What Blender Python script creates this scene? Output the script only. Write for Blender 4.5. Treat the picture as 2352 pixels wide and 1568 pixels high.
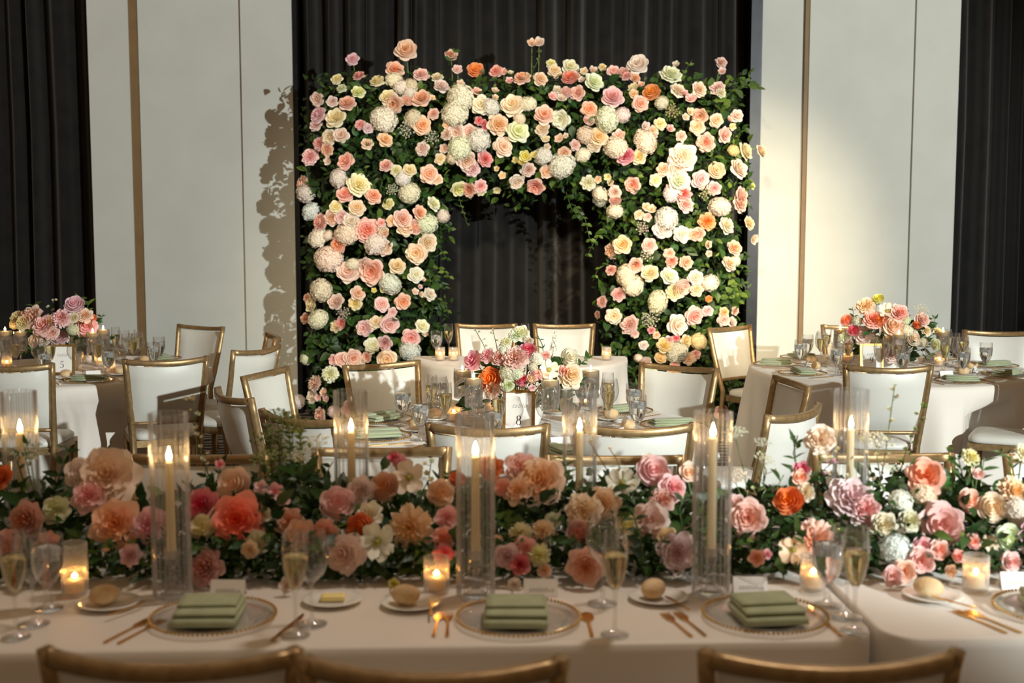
import bpy, math, random
from mathutils import Vector, Matrix, Quaternion
for o in list(bpy.data.objects): bpy.data.objects.remove(o)
SC = bpy.context.scene
COL = SC.collection
PI = math.pi
R = math.radians
random.seed(7)

# ------------------------------------------------------------------ camera
F_PX = 2820.0
TILT = math.atan(273.0 / F_PX)
CAM = Vector((0.0, 0.0, 1.75))
cd = bpy.data.cameras.new('camera'); cam = bpy.data.objects.new('camera', cd); COL.objects.link(cam)
cam.location = CAM; cam.rotation_euler = (PI / 2 - TILT, 0, 0)
cd.sensor_width = 36.0; cd.lens = 36.0 * F_PX / 2352.0
cd.clip_start = 0.05; cd.clip_end = 100
cd.dof.use_dof = True; cd.dof.focus_distance = 6.4; cd.dof.aperture_fstop = 2.8
SC.camera = cam

# ------------------------------------------------------------------ world, lights, exposure
w = bpy.data.worlds.new('ballroom_ambient'); SC.world = w; w.use_nodes = True
bg = w.node_tree.nodes['Background']
bg.inputs[0].default_value = (1.0, 0.66, 0.37, 1); bg.inputs[1].default_value = 0.205
vs = SC.view_settings
vs.view_transform = 'Standard'; vs.look = 'None'; vs.exposure = 0.0; vs.gamma = 1.0; vs.use_curve_mapping = False

def spot(name, loc, target, watts, col, half, blend, rad):
    l = bpy.data.lights.new(name, 'SPOT'); l.energy = watts; l.color = col
    l.spot_size = 2 * R(half); l.spot_blend = blend; l.shadow_soft_size = rad
    o = bpy.data.objects.new(name, l); COL.objects.link(o); o.location = loc
    o.rotation_euler = (Vector(target) - Vector(loc)).to_track_quat('-Z', 'Y').to_euler()
    return o
spot('stage_spotlight_offscreen', (7.0, -4.0, 3.7), (0.8, 8.8, 2.05), 7600, (0.90, 0.98, 0.95), 19, 0.3, 0.08)
spot('warm_pinspot_offscreen', (2.9, 1.2, 4.2), (1.9, 10.6, 1.5), 4600, (1.0, 0.82, 0.54), 10, 1.0, 0.10)
spot('ceiling_spotlight_offscreen', (-0.6, 1.0, 5.6), (0.2, 10.0, 1.3), 2500, (1.0, 0.84, 0.58), 17, 0.8, 0.30)
spot('ceiling_downlight_offscreen', (1.2, 4.0, 5.2), (0.1, 3.5, 0.75), 330, (1.0, 0.88, 0.76), 42, 0.7, 0.25)

# ------------------------------------------------------------------ measuring helpers
FW = Vector((0, math.cos(TILT), -math.sin(TILT))); UP = Vector((0, math.sin(TILT), math.cos(TILT)))
def ray(px, py): return FW * F_PX + Vector((px - 1176.0, 0, 0)) + UP * (784.0 - py)
def atz(px, py, z):
    d = ray(px, py); return CAM + d * ((z - CAM.z) / d.z)
def aty(px, py, y):
    d = ray(px, py); return CAM + d * (y / d.y)
def mpp(p): return (Vector(p) - CAM).dot(FW) / F_PX       # metres per photo pixel at a point

# ------------------------------------------------------------------ materials
def lin(r, g, b):
    f = lambda c: (c / 255.0 / 12.92) if c <= 10 else ((c / 255.0 + 0.055) / 1.055) ** 2.4
    return (f(r), f(g), f(b), 1.0)
def newmat(name):
    m = bpy.data.materials.new(name); m.use_nodes = True
    nt = m.node_tree; nt.nodes.clear()
    return m, nt, nt.nodes, nt.links, nt.nodes.new('ShaderNodeOutputMaterial')
def noise_col(nt, c1, c2, scale, detail=3, coord='Object', lo=0.35, hi=0.65, stretch=None):
    tc = nt.nodes.new('ShaderNodeTexCoord'); n = nt.nodes.new('ShaderNodeTexNoise'); r = nt.nodes.new('ShaderNodeValToRGB')
    n.inputs['Scale'].default_value = scale; n.inputs['Detail'].default_value = detail
    src = tc.outputs[coord]
    if stretch:
        mp = nt.nodes.new('ShaderNodeMapping'); mp.inputs['Scale'].default_value = stretch
        nt.links.new(src, mp.inputs[0]); src = mp.outputs[0]
    nt.links.new(src, n.inputs['Vector']); nt.links.new(n.outputs['Fac'], r.inputs[0])
    r.color_ramp.elements[0].color = c1; r.color_ramp.elements[1].color = c2
    r.color_ramp.elements[0].position = lo; r.color_ramp.elements[1].position = hi
    return r.outputs[0], n.outputs['Fac']
def pbr(name, c1, c2=None, rough=0.5, metal=0.0, scale=12, bump=0.0, bscale=200, sheen=0.0, spec=0.5, coat=0.0, stretch=None, trans=0.0, ior=1.45, sss=0.0):
    m, nt, N, L, out = newmat(name)
    p = N.new('ShaderNodeBsdfPrincipled'); L.new(p.outputs[0], out.inputs[0])
    col, fac = noise_col(nt, c1, c2 or c1, scale, stretch=stretch)
    L.new(col, p.inputs['Base Color'])
    p.inputs['Roughness'].default_value = rough; p.inputs['Metallic'].default_value = metal
    p.inputs['Sheen Weight'].default_value = sheen; p.inputs['Specular IOR Level'].default_value = spec
    p.inputs['Coat Weight'].default_value = coat; p.inputs['Transmission Weight'].default_value = trans
    p.inputs['IOR'].default_value = ior
    if bump:
        tc = N.new('ShaderNodeTexCoord'); n2 = N.new('ShaderNodeTexNoise'); n2.inputs['Scale'].default_value = bscale
        L.new(tc.outputs['Object'], n2.inputs['Vector'])
        b = N.new('ShaderNodeBump'); b.inputs['Strength'].default_value = bump; b.inputs['Distance'].default_value = 0.01
        L.new(n2.outputs['Fac'], b.inputs['Height']); L.new(b.outputs[0], p.inputs['Normal'])
    return m
def thin_glass(name, base=0.05, edge=0.75, tint=(1, 1, 1, 1), power=3.0, rough=0.02, haze=0.0, hedge=0.0):
    m, nt, N, L, out = newmat(name)
    t = N.new('ShaderNodeBsdfTransparent'); t.inputs[0].default_value = tint
    g = N.new('ShaderNodeBsdfGlossy'); g.inputs['Roughness'].default_value = rough
    lw = N.new('ShaderNodeLayerWeight'); lw.inputs['Blend'].default_value = 0.5
    pw = N.new('ShaderNodeMath'); pw.operation = 'POWER'; pw.inputs[1].default_value = power
    ma = N.new('ShaderNodeMath'); ma.operation = 'MULTIPLY_ADD'; ma.inputs[1].default_value = edge; ma.inputs[2].default_value = base
    mx = N.new('ShaderNodeMixShader')
    L.new(lw.outputs['Facing'], pw.inputs[0]); L.new(pw.outputs[0], ma.inputs[0]); L.new(ma.outputs[0], mx.inputs[0])
    L.new(t.outputs[0], mx.inputs[1]); L.new(g.outputs[0], mx.inputs[2])
    if haze or hedge:      # white mixed in, stronger at grazing edges, standing in for rim glints and rib streaks
        tl = N.new('ShaderNodeBsdfTranslucent'); df = N.new('ShaderNodeBsdfDiffuse'); td = N.new('ShaderNodeMixShader')
        L.new(tl.outputs[0], td.inputs[1]); L.new(df.outputs[0], td.inputs[2])
        p2 = N.new('ShaderNodeMath'); p2.operation = 'POWER'; p2.inputs[1].default_value = 2.5; L.new(lw.outputs['Facing'], p2.inputs[0])
        h2 = N.new('ShaderNodeMath'); h2.operation = 'MULTIPLY_ADD'; h2.inputs[1].default_value = hedge; h2.inputs[2].default_value = haze; L.new(p2.outputs[0], h2.inputs[0])
        hz = N.new('ShaderNodeMixShader'); L.new(h2.outputs[0], hz.inputs[0]); tl = td
        L.new(mx.outputs[0], hz.inputs[1]); L.new(tl.outputs[0], hz.inputs[2]); L.new(hz.outputs[0], out.inputs[0])
    else: L.new(mx.outputs[0], out.inputs[0])
    return m
def petal_mat(name, transl=0.14, deep=0.9):
    # colour comes from the flower object itself, the heart of each bloom a deeper shade of it
    m, nt, N, L, out = newmat(name)
    oi = N.new('ShaderNodeObjectInfo'); at = N.new('ShaderNodeAttribute'); at.attribute_name = 'tint'
    hs = N.new('ShaderNodeHueSaturation'); hs.inputs['Saturation'].default_value = 1.9; hs.inputs['Value'].default_value = 1.0
    L.new(oi.outputs['Color'], hs.inputs['Color'])
    mm = N.new('ShaderNodeMath'); mm.operation = 'MULTIPLY'; mm.inputs[1].default_value = deep
    L.new(at.outputs['Fac'], mm.inputs[0])
    mx = N.new('ShaderNodeMix'); mx.data_type = 'RGBA'
    L.new(mm.outputs[0], mx.inputs[0]); L.new(oi.outputs['Color'], mx.inputs[6]); L.new(hs.outputs[0], mx.inputs[7])
    d = N.new('ShaderNodeBsdfDiffuse'); t = N.new('ShaderNodeBsdfTranslucent'); s = N.new('ShaderNodeMixShader'); s.inputs[0].default_value = transl
    L.new(mx.outputs[2], d.inputs[0]); L.new(mx.outputs[2], t.inputs[0])
    L.new(d.outputs[0], s.inputs[1]); L.new(t.outputs[0], s.inputs[2]); L.new(s.outputs[0], out.inputs[0])
    return m
def leaf_mat(name, use_obj):
    m, nt, N, L, out = newmat(name)
    if use_obj:
        oi = N.new('ShaderNodeObjectInfo'); c = oi.outputs['Color']
    else:
        at = N.new('ShaderNodeAttribute'); at.attribute_name = 'tint'
        r = N.new('ShaderNodeValToRGB'); L.new(at.outputs['Fac'], r.inputs[0])
        r.color_ramp.elements[0].color = lin(30, 50, 24); r.color_ramp.elements[1].color = lin(128, 150, 62)
        e = r.color_ramp.elements.new(0.55); e.color = lin(62, 92, 40)
        c = r.outputs[0]
    p = N.new('ShaderNodeBsdfPrincipled'); p.inputs['Roughness'].default_value = 0.42; p.inputs['Specular IOR Level'].default_value = 0.35
    t = N.new('ShaderNodeBsdfTranslucent'); s = N.new('ShaderNodeMixShader'); s.inputs[0].default_value = 0.22
    L.new(c, p.inputs['Base Color']); L.new(c, t.inputs[0])
    L.new(p.outputs[0], s.inputs[1]); L.new(t.outputs[0], s.inputs[2]); L.new(s.outputs[0], out.inputs[0])
    return m
def emit(name, col, strength):
    m, nt, N, L, out = newmat(name)
    e = N.new('ShaderNodeEmission'); e.inputs[0].default_value = col; e.inputs[1].default_value = strength
    L.new(e.outputs[0], out.inputs[0]); return m
def wax_mat(name, col):
    m, nt, N, L, out = newmat(name)
    p = N.new('ShaderNodeBsdfPrincipled'); p.inputs['Base Color'].default_value = col; p.inputs['Roughness'].default_value = 0.45
    t = N.new('ShaderNodeBsdfTranslucent'); t.inputs[0].default_value = col
    s = N.new('ShaderNodeMixShader'); s.inputs[0].default_value = 0.35
    L.new(p.outputs[0], s.inputs[1]); L.new(t.outputs[0], s.inputs[2]); L.new(s.outputs[0], out.inputs[0]); return m

M = {}
M['petal'] = petal_mat('petal'); M['floret'] = petal_mat('floret', 0.14, 0.5)
M['leaf'] = leaf_mat('leaf_single', True); M['foliage'] = leaf_mat('leaf_mass', False)
M['stem'] = pbr('green_stem', lin(70, 92, 48), lin(104, 122, 66), 0.55, scale=30)
M['twig'] = pbr('brown_twig', lin(92, 70, 46), lin(120, 96, 60), 0.6, scale=30)
M['moss'] = pbr('foliage_backing', lin(20, 32, 16), lin(34, 48, 24), 0.9, scale=9)
M['stamen'] = pbr('flower_heart', lin(120, 118, 40), lin(190, 180, 80), 0.7, scale=400)
M['gold_paint'] = pbr('champagne_gold_frame', lin(150, 122, 84), lin(170, 142, 102), 0.38, 0.6, scale=40, bump=0.05, bscale=900)
M['vinyl'] = pbr('ivory_vinyl', lin(214, 212, 204), lin(219, 217, 210), 0.36, scale=5, bump=0.10, bscale=420, spec=0.5)
M['seat_vinyl'] = M['vinyl']
M['cloth'] = pbr('blush_satin_cloth', lin(222, 213, 203), lin(228, 220, 211), 0.52, scale=3, bump=0.12, bscale=700, sheen=0.25)
M['glass'] = thin_glass('clear_glass', 0.11, 0.8, power=2.0, haze=0.004, hedge=0.14)
M['ribbed'] = thin_glass('ribbed_glass', 0.05, 0.55, tint=(0.985, 0.985, 0.985, 1), power=1.8, rough=0.08, haze=0.012, hedge=0.42)
M['votive'] = thin_glass('votive_ribbed_glass', 0.08, 0.6, tint=(0.985, 0.985, 0.985, 1), power=1.8, rough=0.1, haze=0.13, hedge=0.2)
M['plate_glass'] = thin_glass('plate_glass', 0.06, 0.5, tint=(0.975, 0.975, 0.975, 1), power=2.0, rough=0.1)
M['water'] = pbr('water', lin(248, 250, 250), rough=0.0, trans=1.0, ior=1.33)
M['ice'] = pbr('ice', lin(240, 243, 245), lin(252, 252, 252), 0.4, trans=0.35, ior=1.31, scale=60)
M['champagne'] = pbr('champagne', lin(246, 232, 178), rough=0.0, trans=1.0, ior=1.33)
M['wax'] = wax_mat('ivory_wax', lin(246, 228, 182)); M['taper'] = wax_mat('cream_taper_wax', lin(252, 238, 200))
M['votive_flame'] = emit('votive_flame', (1.0, 0.46, 0.11, 1), 120.0)
M['wick'] = pbr('charred_wick', lin(30, 26, 22), rough=0.9)
M['flame'] = emit('candle_flame', (1.0, 0.62, 0.26, 1), 110.0)
M['gold'] = pbr('gold_flatware', lin(214, 168, 96), lin(224, 182, 112), 0.22, 1.0, scale=50)
M['bead'] = pbr('gold_beading', lin(196, 158, 88), lin(214, 178, 108), 0.25, 1.0, scale=50)
M['napkin'] = pbr('sage_napkin', lin(156, 164, 130), lin(168, 176, 142), 0.85, scale=20, bump=0.2, bscale=600, sheen=0.2)
M['china'] = pbr('white_china', lin(238, 235, 228), rough=0.18, coat=0.4)
M['bread'] = pbr('bread_crust', lin(206, 168, 118), lin(234, 210, 172), 0.75, scale=16, bump=0.25, bscale=120)
M['butter'] = pbr('butter', lin(242, 222, 140), lin(246, 230, 160), 0.5, scale=20)
M['card'] = pbr('card_stock', lin(240, 236, 230), lin(244, 241, 236), 0.8, scale=60)
M['ink'] = pbr('black_ink', lin(34, 32, 34), rough=0.7); M['gold_ink'] = pbr('grey_ink', lin(176, 172, 166), rough=0.6)
M['frame_gold'] = pbr('antique_gold_frame', lin(160, 122, 62), lin(178, 140, 78), 0.4, 0.7, scale=60)
M['velvet'] = pbr('black_velvet', lin(23, 21, 20), lin(31, 28, 26), 0.85, scale=6, sheen=0.28, spec=0.15)
M['wall'] = pbr('white_plaster', lin(198, 198, 190), lin(203, 203, 196), 0.75, scale=2.5, bump=0.12, bscale=260)
M['trim'] = pbr('bronze_trim', lin(126, 98, 64), lin(132, 104, 70), 0.6, 0.0, scale=8)
M['black_metal'] = pbr('blackened_steel', lin(24, 25, 28), lin(32, 33, 36), 0.38, 0.5, scale=10)
M['dark_wall'] = pbr('dark_wall', lin(22, 20, 19), rough=0.9)
M['wood'] = pbr('plywood', lin(150, 118, 80), lin(168, 134, 94), 0.6, scale=8, stretch=(1, 12, 1))
def carpet():
    m, nt, N, L, out = newmat('black_white_carpet')
    p = N.new('ShaderNodeBsdfPrincipled'); p.inputs['Roughness'].default_value = 0.95; L.new(p.outputs[0], out.inputs[0])
    tc = N.new('ShaderNodeTexCoord'); wv = N.new('ShaderNodeTexWave'); wv.wave_type = 'RINGS'
    wv.inputs['Scale'].default_value = 2.6; wv.inputs['Distortion'].default_value = 9.0; wv.inputs['Detail'].default_value = 1.0
    L.new(tc.outputs['Object'], wv.inputs['Vector'])
    r = N.new('ShaderNodeValToRGB'); L.new(wv.outputs['Fac'], r.inputs[0])
    r.color_ramp.elements[0].position = 0.62; r.color_ramp.elements[0].color = lin(30, 27, 26)
    r.color_ramp.elements[1].position = 0.7; r.color_ramp.elements[1].color = lin(170, 160, 148)
    L.new(r.outputs[0], p.inputs['Base Color']); return m
M['carpet'] = carpet()

# ------------------------------------------------------------------ mesh builder
class MB:
    def __init__(s): s.v = []; s.f = []; s.t = []
    def add(s, vs, fs, tint=None):
        b = len(s.v); s.v += [tuple(p) for p in vs]; s.f += [tuple(i + b for i in q) for q in fs]
        s.t += tint if isinstance(tint, list) else [tint or 0.0] * len(vs)
    def grid(s, pts, nu, nv, wrap_u=False, tint=None):
        # pts row-major: nv rows of nu points
        fs = []
        for j in range(nv - 1):
            for i in range(nu if wrap_u else nu - 1):
                k = (i + 1) % nu; fs.append((j * nu + i, j * nu + k, (j + 1) * nu + k, (j + 1) * nu + i))
        s.add(pts, fs, tint)
    def lathe(s, prof, n=24, flute=0.0, nf=0, tint=None, cap0=False, cap1=False, c=(0, 0, 0)):
        pts = []
        for (r, z) in prof:
            for i in range(n):
                a = 2 * PI * i / n; rr = r + (flute * math.cos(nf * a) if r > 1e-5 else 0)
                pts.append((c[0] + rr * math.cos(a), c[1] + rr * math.sin(a), c[2] + z))
        b = len(s.v); s.grid(pts, n, len(prof), True, tint)
        if cap0: s.f.append(tuple(b + i for i in reversed(range(n))))
        if cap1: s.f.append(tuple(b + (len(prof) - 1) * n + i for i in range(n)))
    def box(s, c, d, rz=0.0):
        x, y, z = d[0] / 2, d[1] / 2, d[2] / 2; vs = []
        for sx, sy, sz in ((-1,-1,-1),(1,-1,-1),(1,1,-1),(-1,1,-1),(-1,-1,1),(1,-1,1),(1,1,1),(-1,1,1)):
            px, py = sx * x, sy * y
            vs.append((c[0] + px * math.cos(rz) - py * math.sin(rz), c[1] + px * math.sin(rz) + py * math.cos(rz), c[2] + sz * z))
        s.add(vs, [(0,3,2,1),(4,5,6,7),(0,1,5,4),(1,2,6,5),(2,3,7,6),(3,0,4,7)])
    def prism(s, outline, z0, z1):
        n = len(outline); vs = [(x, y, z0) for x, y in outline] + [(x, y, z1) for x, y in outline]
        fs = [tuple(reversed(range(n))), tuple(range(n, 2 * n))] + [(i, (i + 1) % n, n + (i + 1) % n, n + i) for i in range(n)]
        s.add(vs, fs)
    def tube(s, path, rad, n=6, tint=None, sq=None, cap=True, up=None):
        P = [Vector(p) for p in path]; m = len(P); pts = []
        ref = Vector(up) if up else Vector((0.31, 0.17, 0.93))
        for i in range(m):
            t = (P[min(i + 1, m - 1)] - P[max(i - 1, 0)]).normalized()
            a = t.cross(ref)
            if a.length < 1e-3: a = t.cross(Vector((1, 0, 0)))
            a.normalize(); b = t.cross(a)
            r = rad[i] if isinstance(rad, (list, tuple)) else rad
            for k in range(n):
                an = 2 * PI * k / n + (PI / n if sq else 0)
                ca, sa = math.cos(an), math.sin(an)
                if sq:   # rounded rectangle section
                    e = 0.5; ca = math.copysign(abs(ca) ** e, ca) * sq[0]; sa = math.copysign(abs(sa) ** e, sa) * sq[1]
                pts.append(P[i] + a * (ca * r) + b * (sa * r))
        b0 = len(s.v); s.grid(pts, n, m, True, tint)
        if cap:
            s.f.append(tuple(b0 + i for i in reversed(range(n)))); s.f.append(tuple(b0 + (m - 1) * n + i for i in range(n)))
    def ball(s, c, r, n=8, m=5, sz=1.0, tint=None):
        prof = [(max(1e-5, r * math.sin(PI * j / m)), -r * sz * math.cos(PI * j / m)) for j in range(m + 1)]
        s.lathe(prof, n, tint=tint, c=c)
    def mesh(s, name, mat, smooth=True):
        me = bpy.data.meshes.new(name); me.from_pydata(s.v, [], s.f)
        if any(s.t):
            a = me.attributes.new('tint', 'FLOAT', 'POINT'); a.data.foreach_set('value', s.t)
        if smooth: me.polygons.foreach_set('use_smooth', [True] * len(me.polygons))
        me.materials.append(M[mat] if isinstance(mat, str) else mat); me.update()
        return me
def mk(fn, name, mat, smooth=True, *a):
    b = MB(); fn(b, *a); return b.mesh(name, mat, smooth)
def rot3(v, rz): return Vector((v[0] * math.cos(rz) - v[1] * math.sin(rz), v[0] * math.sin(rz) + v[1] * math.cos(rz), v[2]))

# ------------------------------------------------------------------ objects
def tag(o, label, cat, group=None, kind=None):
    if label: o['label'] = label
    if cat: o['category'] = cat
    if group: o['group'] = group
    if kind: o['kind'] = kind
    return o
def ob(name, me, parent=None, loc=(0, 0, 0), rot=None, scale=1.0, color=None):
    o = bpy.data.objects.new(name, me); COL.objects.link(o)
    if parent: o.parent = parent
    o.location = loc
    if rot is not None:
        if isinstance(rot, Quaternion): o.rotation_mode = 'QUATERNION'; o.rotation_quaternion = rot
        elif isinstance(rot, (int, float)): o.rotation_euler = (0, 0, rot)
        else: o.rotation_euler = rot
    if scale != 1.0: o.scale = (scale,) * 3 if isinstance(scale, (int, float)) else scale
    if color: o.color = color
    return o
def thing(name, label, cat, loc=(0, 0, 0), rz=0.0, parts=None, group=None):
    """parts: a mesh, or a list of (name, mesh) / (name, mesh, [(sub, mesh), ...])"""
    if isinstance(parts, bpy.types.Mesh): o = ob(name, parts, None, loc, rz)
    else:
        o = ob(name, None, None, loc, rz); o.empty_display_size = 0.1
        for p in parts or []:
            c = ob(p[0], p[1], o)
            for q in (p[2] if len(p) > 2 else []): ob(q[0], q[1], c)
    return tag(o, label, cat, group)
def struct(name, me, parent=None, label=None, loc=(0, 0, 0)):
    o = ob(name, me, parent, loc)
    if not parent: tag(o, label, None, None, 'structure')
    return o
# ================================================================== the setting
WALL_Y = 11.2
def X(px, y=WALL_Y, py=400): return aty(px, py, y).x
def boxmesh(name, mat, x0, x1, y0, y1, z0, z1): return mk(lambda b: b.box(((x0+x1)/2, (y0+y1)/2, (z0+z1)/2), (x1-x0, y1-y0, z1-z0)), name, mat, False)
def flr(b): b.add([(-9, -4, 0), (9, -4, 0), (9, 12, 0), (-9, 12, 0)], [(0, 1, 2, 3)])
struct('floor', mk(flr, 'floor', 'carpet', False), None, 'dark carpet with pale swirling pattern under the tables')
struct('wall_back', boxmesh('wall_back', 'dark_wall', -9, 9, 11.75, 11.9, 0, 5.2), None, 'dark back wall behind the black curtains')
wl = struct('wall_left', boxmesh('wall_left', 'wall', X(211), X(677), WALL_Y + .05, WALL_Y + .2, 0, 5.2), None, 'white plaster wall bay beside the flower arch carrying its shadow')
struct('panel', boxmesh('panel', 'wall', X(211), X(304), WALL_Y, WALL_Y + .05, 0, 5.2), wl)
struct('panel', boxmesh('panel', 'wall', X(326), X(561), WALL_Y, WALL_Y + .05, 0, 5.2), wl)
struct('panel', boxmesh('panel', 'wall', X(561), X(677), WALL_Y - .035, WALL_Y + .05, 0, 5.2), wl)
struct('trim_1', boxmesh('trim_1', 'trim', X(304), X(326), WALL_Y + .012, WALL_Y + .05, 0, 5.2), None, 'tan bronze vertical strip between white panels, left bay')
wr = struct('wall_right', boxmesh('wall_right', 'wall', X(1742), X(2192), WALL_Y + .05, WALL_Y + .2, 0, 5.2), None, 'white plaster wall bay lit by a warm pool of light')
struct('panel', boxmesh('panel', 'wall', X(1742), X(1836), WALL_Y, WALL_Y + .05, 0, 5.2), wr)
struct('panel', boxmesh('panel', 'wall', X(1853), X(2092), WALL_Y, WALL_Y + .05, 0, 5.2), wr)
struct('panel', boxmesh('panel', 'wall', X(2092), X(2192), WALL_Y - .03, WALL_Y + .05, 0, 5.2), wr)
struct('trim_2', boxmesh('trim_2', 'trim', X(1843), X(1853), WALL_Y + .012, WALL_Y + .05, 0, 5.2), None, 'thin bronze strip beside the warmly lit panel')
struct('trim_3', boxmesh('trim_3', 'black_metal', X(1717), X(1742), WALL_Y - .06, WALL_Y + .1, 0, 5.2), None, 'black steel post at the edge of the warmly lit wall bay')
struct('trim_4', boxmesh('trim_4', 'black_metal', X(677), X(688), WALL_Y - .02, WALL_Y + .1, 0, 5.2), None, 'slim black post at the edge of the shadowed wall bay')
def curtain(b, x0, x1, y, seed, amp=.08, lam=.21):
    rnd = random.Random(seed); n = int((x1 - x0) / .0125); ph = 0.0; l = lam; a = amp; rows = []
    xs = []
    for i in range(n + 1):
        ph += 2 * PI * .0125 / l
        if ph > 2 * PI: ph -= 2 * PI; l = lam * rnd.uniform(.6, 1.7); a = amp * rnd.uniform(.55, 1.25)
        s = math.cos(ph); s = math.copysign(abs(s) ** .7, s)
        xs.append((x0 + (x1 - x0) * i / n, y + a * s))
    for z in (0.01, 2.6, 5.2):
        rows += [(x + .02 * math.sin(z * .8 + x * 3), yy, z) for x, yy in xs]
    b.grid(rows, n + 1, 3)
for x0, x1, sd, lb in ((X(688), X(1717), 3, 'black velvet curtain hanging behind the flower arch'),
                       (X(-420), X(211), 4, 'black velvet curtain beside the shadowed white bay, behind table five'),
                       (X(2192), X(2800), 9, 'black velvet curtain beside the warm lit bay, behind table nine')):
    thing('curtain', lb, 'curtain', (0, 0, 0), 0, mk(curtain, 'curtain', 'velvet', True, x0, x1, WALL_Y + .22, sd))

# ================================================================== chairs
def chair_parts():
    BT, BB = .235, .195                     # half widths of the back at top and bottom
    def back_y(x, z):                       # rake and the curve of the back in plan
        return -.205 - .115 * (z - .47) / .48 - .055 * (1 - (x / .24) ** 2) * min(1, max(0, (z - .45) / .25))
    def hw(z): return BB + (BT - BB) * (z - .47) / .48
    def top(b):
        pts = []
        for i in range(15):
            x = -BT + 2 * BT * i / 14; pts.append((x, back_y(x, .935), .935 - .014 * (1 - (x / BT) ** 2)))
        b.tube(pts, .0165, 10, sq=(1.0, 1.0), up=(0, 0, 1))
    def low(b):
        pts = []
        for i in range(9):
            x = -hw(.55) + 2 * hw(.55) * i / 8; pts.append((x, back_y(x, .55), .55))
        b.tube(pts, .012, 8, up=(0, 0, 1))
    def pad(b):
        nu, nv = 13, 9
        for side in (1, -1):
            g = []
            for j in range(nv):
                z = .562 + (.912 - .562) * j / (nv - 1); h = hw(z) - .018
                for i in range(nu):
                    u = -1 + 2 * i / (nu - 1); w = -1 + 2 * j / (nv - 1)
                    zz = z - (.014 * (1 - u * u) * (j / (nv - 1)))
                    th = .019 * (1 - abs(u) ** 8) ** .5 * (1 - abs(w) ** 8) ** .5
                    x = u * h
                    g.append((x, back_y(x, z) + side * th, zz))
            if side < 0: g = [g[j * nu + (nu - 1 - i)] for j in range(nv) for i in range(nu)]
            b.grid(g, nu, nv)
    def seat(b):
        n = 32; rows = []
        for (k, z) in ((.90, .435), (.985, .44), (1.0, .452), (.985, .468), (.92, .482), (.6, .492), (.001, .495)):
            for i in range(n):
                a = 2 * PI * i / n; ca = math.copysign(abs(math.cos(a)) ** .35, math.cos(a)); sa = math.copysign(abs(math.sin(a)) ** .35, math.sin(a))
                y = sa * .212 * k + .015; x = ca * k * (.200 + .020 * sa); rows.append((x, y, z))
        b.grid(rows, n, 7, True)
    def apron(b):
        o = [(-.180, -.19), (.180, -.19), (.212, .218), (-.212, .218)]
        b.prism(o, .395, .436)
    def fleg(s):
        return lambda b: b.tube([(s * .194, .200, .41), (s * .192, .200, .2), (s * .186, .198, 0)], [.021, .018, .012], 8, sq=(1, 1))
    def bleg(s):
        p = [(s * .185, -.275, 0), (s * .188, -.225, .25), (s * hw(.47), back_y(s * hw(.47), .47), .47)]
        for z in (.6, .75, .88, .95): p.append((s * hw(z), back_y(s * hw(z), z) + 0, z))
        return lambda b: b.tube(p, [.013, .017, .019, .0185, .0175, .0165, .0155], 8, sq=(1, 1))
    G = 'gold_paint'
    return [('top_rail', mk(top, 'chair_top_rail', G)), ('lower_rail', mk(low, 'chair_lower_rail', G)),
            ('back_pad', mk(pad, 'chair_back_pad', 'vinyl')), ('seat', mk(seat, 'chair_seat', 'vinyl')),
            ('seat_frame', mk(apron, 'chair_seat_frame', G, False)),
            ('leg', mk(fleg(1), 'chair_leg_a', G)), ('leg', mk(fleg(-1), 'chair_leg_b', G)),
            ('leg', mk(bleg(1), 'chair_leg_c', G)), ('leg', mk(bleg(-1), 'chair_leg_d', G))]
CH = chair_parts()
CHAIR_TOP = Vector((0, -.372, .935))
SEATED = []
def chair(px, py, deg, label, group, raw=None):
    p = Vector(raw) if raw else atz(px, py, .935) - rot3(CHAIR_TOP, R(deg))
    SEATED.append((p.x, p.y, R(deg))); assert len(label.split()) <= 16, label
    thing('dining_chair', label, 'chair', (p.x, p.y, 0), R(deg), CH, group)
base = 'gold framed dining chair with ivory vinyl back '
for px, py, dg, lb in (
    (374, 1530, 0, 'turned away, drawn up before the coral peony setting'), (992, 1552, 0, 'turned away, drawn up before the cream carnations setting'),
    (1926, 1535, 0, 'turned away, drawn up before the orange ranunculus setting')):
    chair(px, py, dg, 'gold chair ' + lb, 'chairs on the near side of the long table')
for px, py, dg, lb in (
    (465, 1046, 180, 'behind the peach ranunculus'), (880, 1030, 182, 'behind the white anemone'),
    (1410, 1048, 180, 'behind the pink rose, back to table eight'), (2017, 1043, 180, 'behind the wispy grass stems'),
    (2452, 1045, 180, 'on the long table beyond the gap')):
    chair(px, py, dg, 'gold and ivory chair facing the garland ' + lb, 'chairs on the far side of the long table')
for px, py, dg, lb in (
    (1118, 986, -3, 'with its back turned, hiding the foot of the eight sign'), (1462, 986, 3, 'with its back turned, between two tall ribbed glasses'),
    (665, 962, -38, 'seen from behind in shade, beside the green lace flowers'), (513, 910, -58, 'seen edge-on between table five and table eight'),
    (591, 857, -108, 'with bright pad, facing table eight near the arch shadow'), (1840, 880, 98, 'in side view with shaded tan pad, facing table eight'),
    (1848, 949, 50, 'with brightly lit curved outer back, pulled up to table eight'), (868, 836, -147, 'at table eight, in front of the arch leg by the shadow'),
    (1568, 842, 145, 'at table eight, in front of the warm glowing chair')):
    chair(px, py, dg, 'gold and ivory chair ' + lb, 'chairs at the number 8 table')
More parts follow.
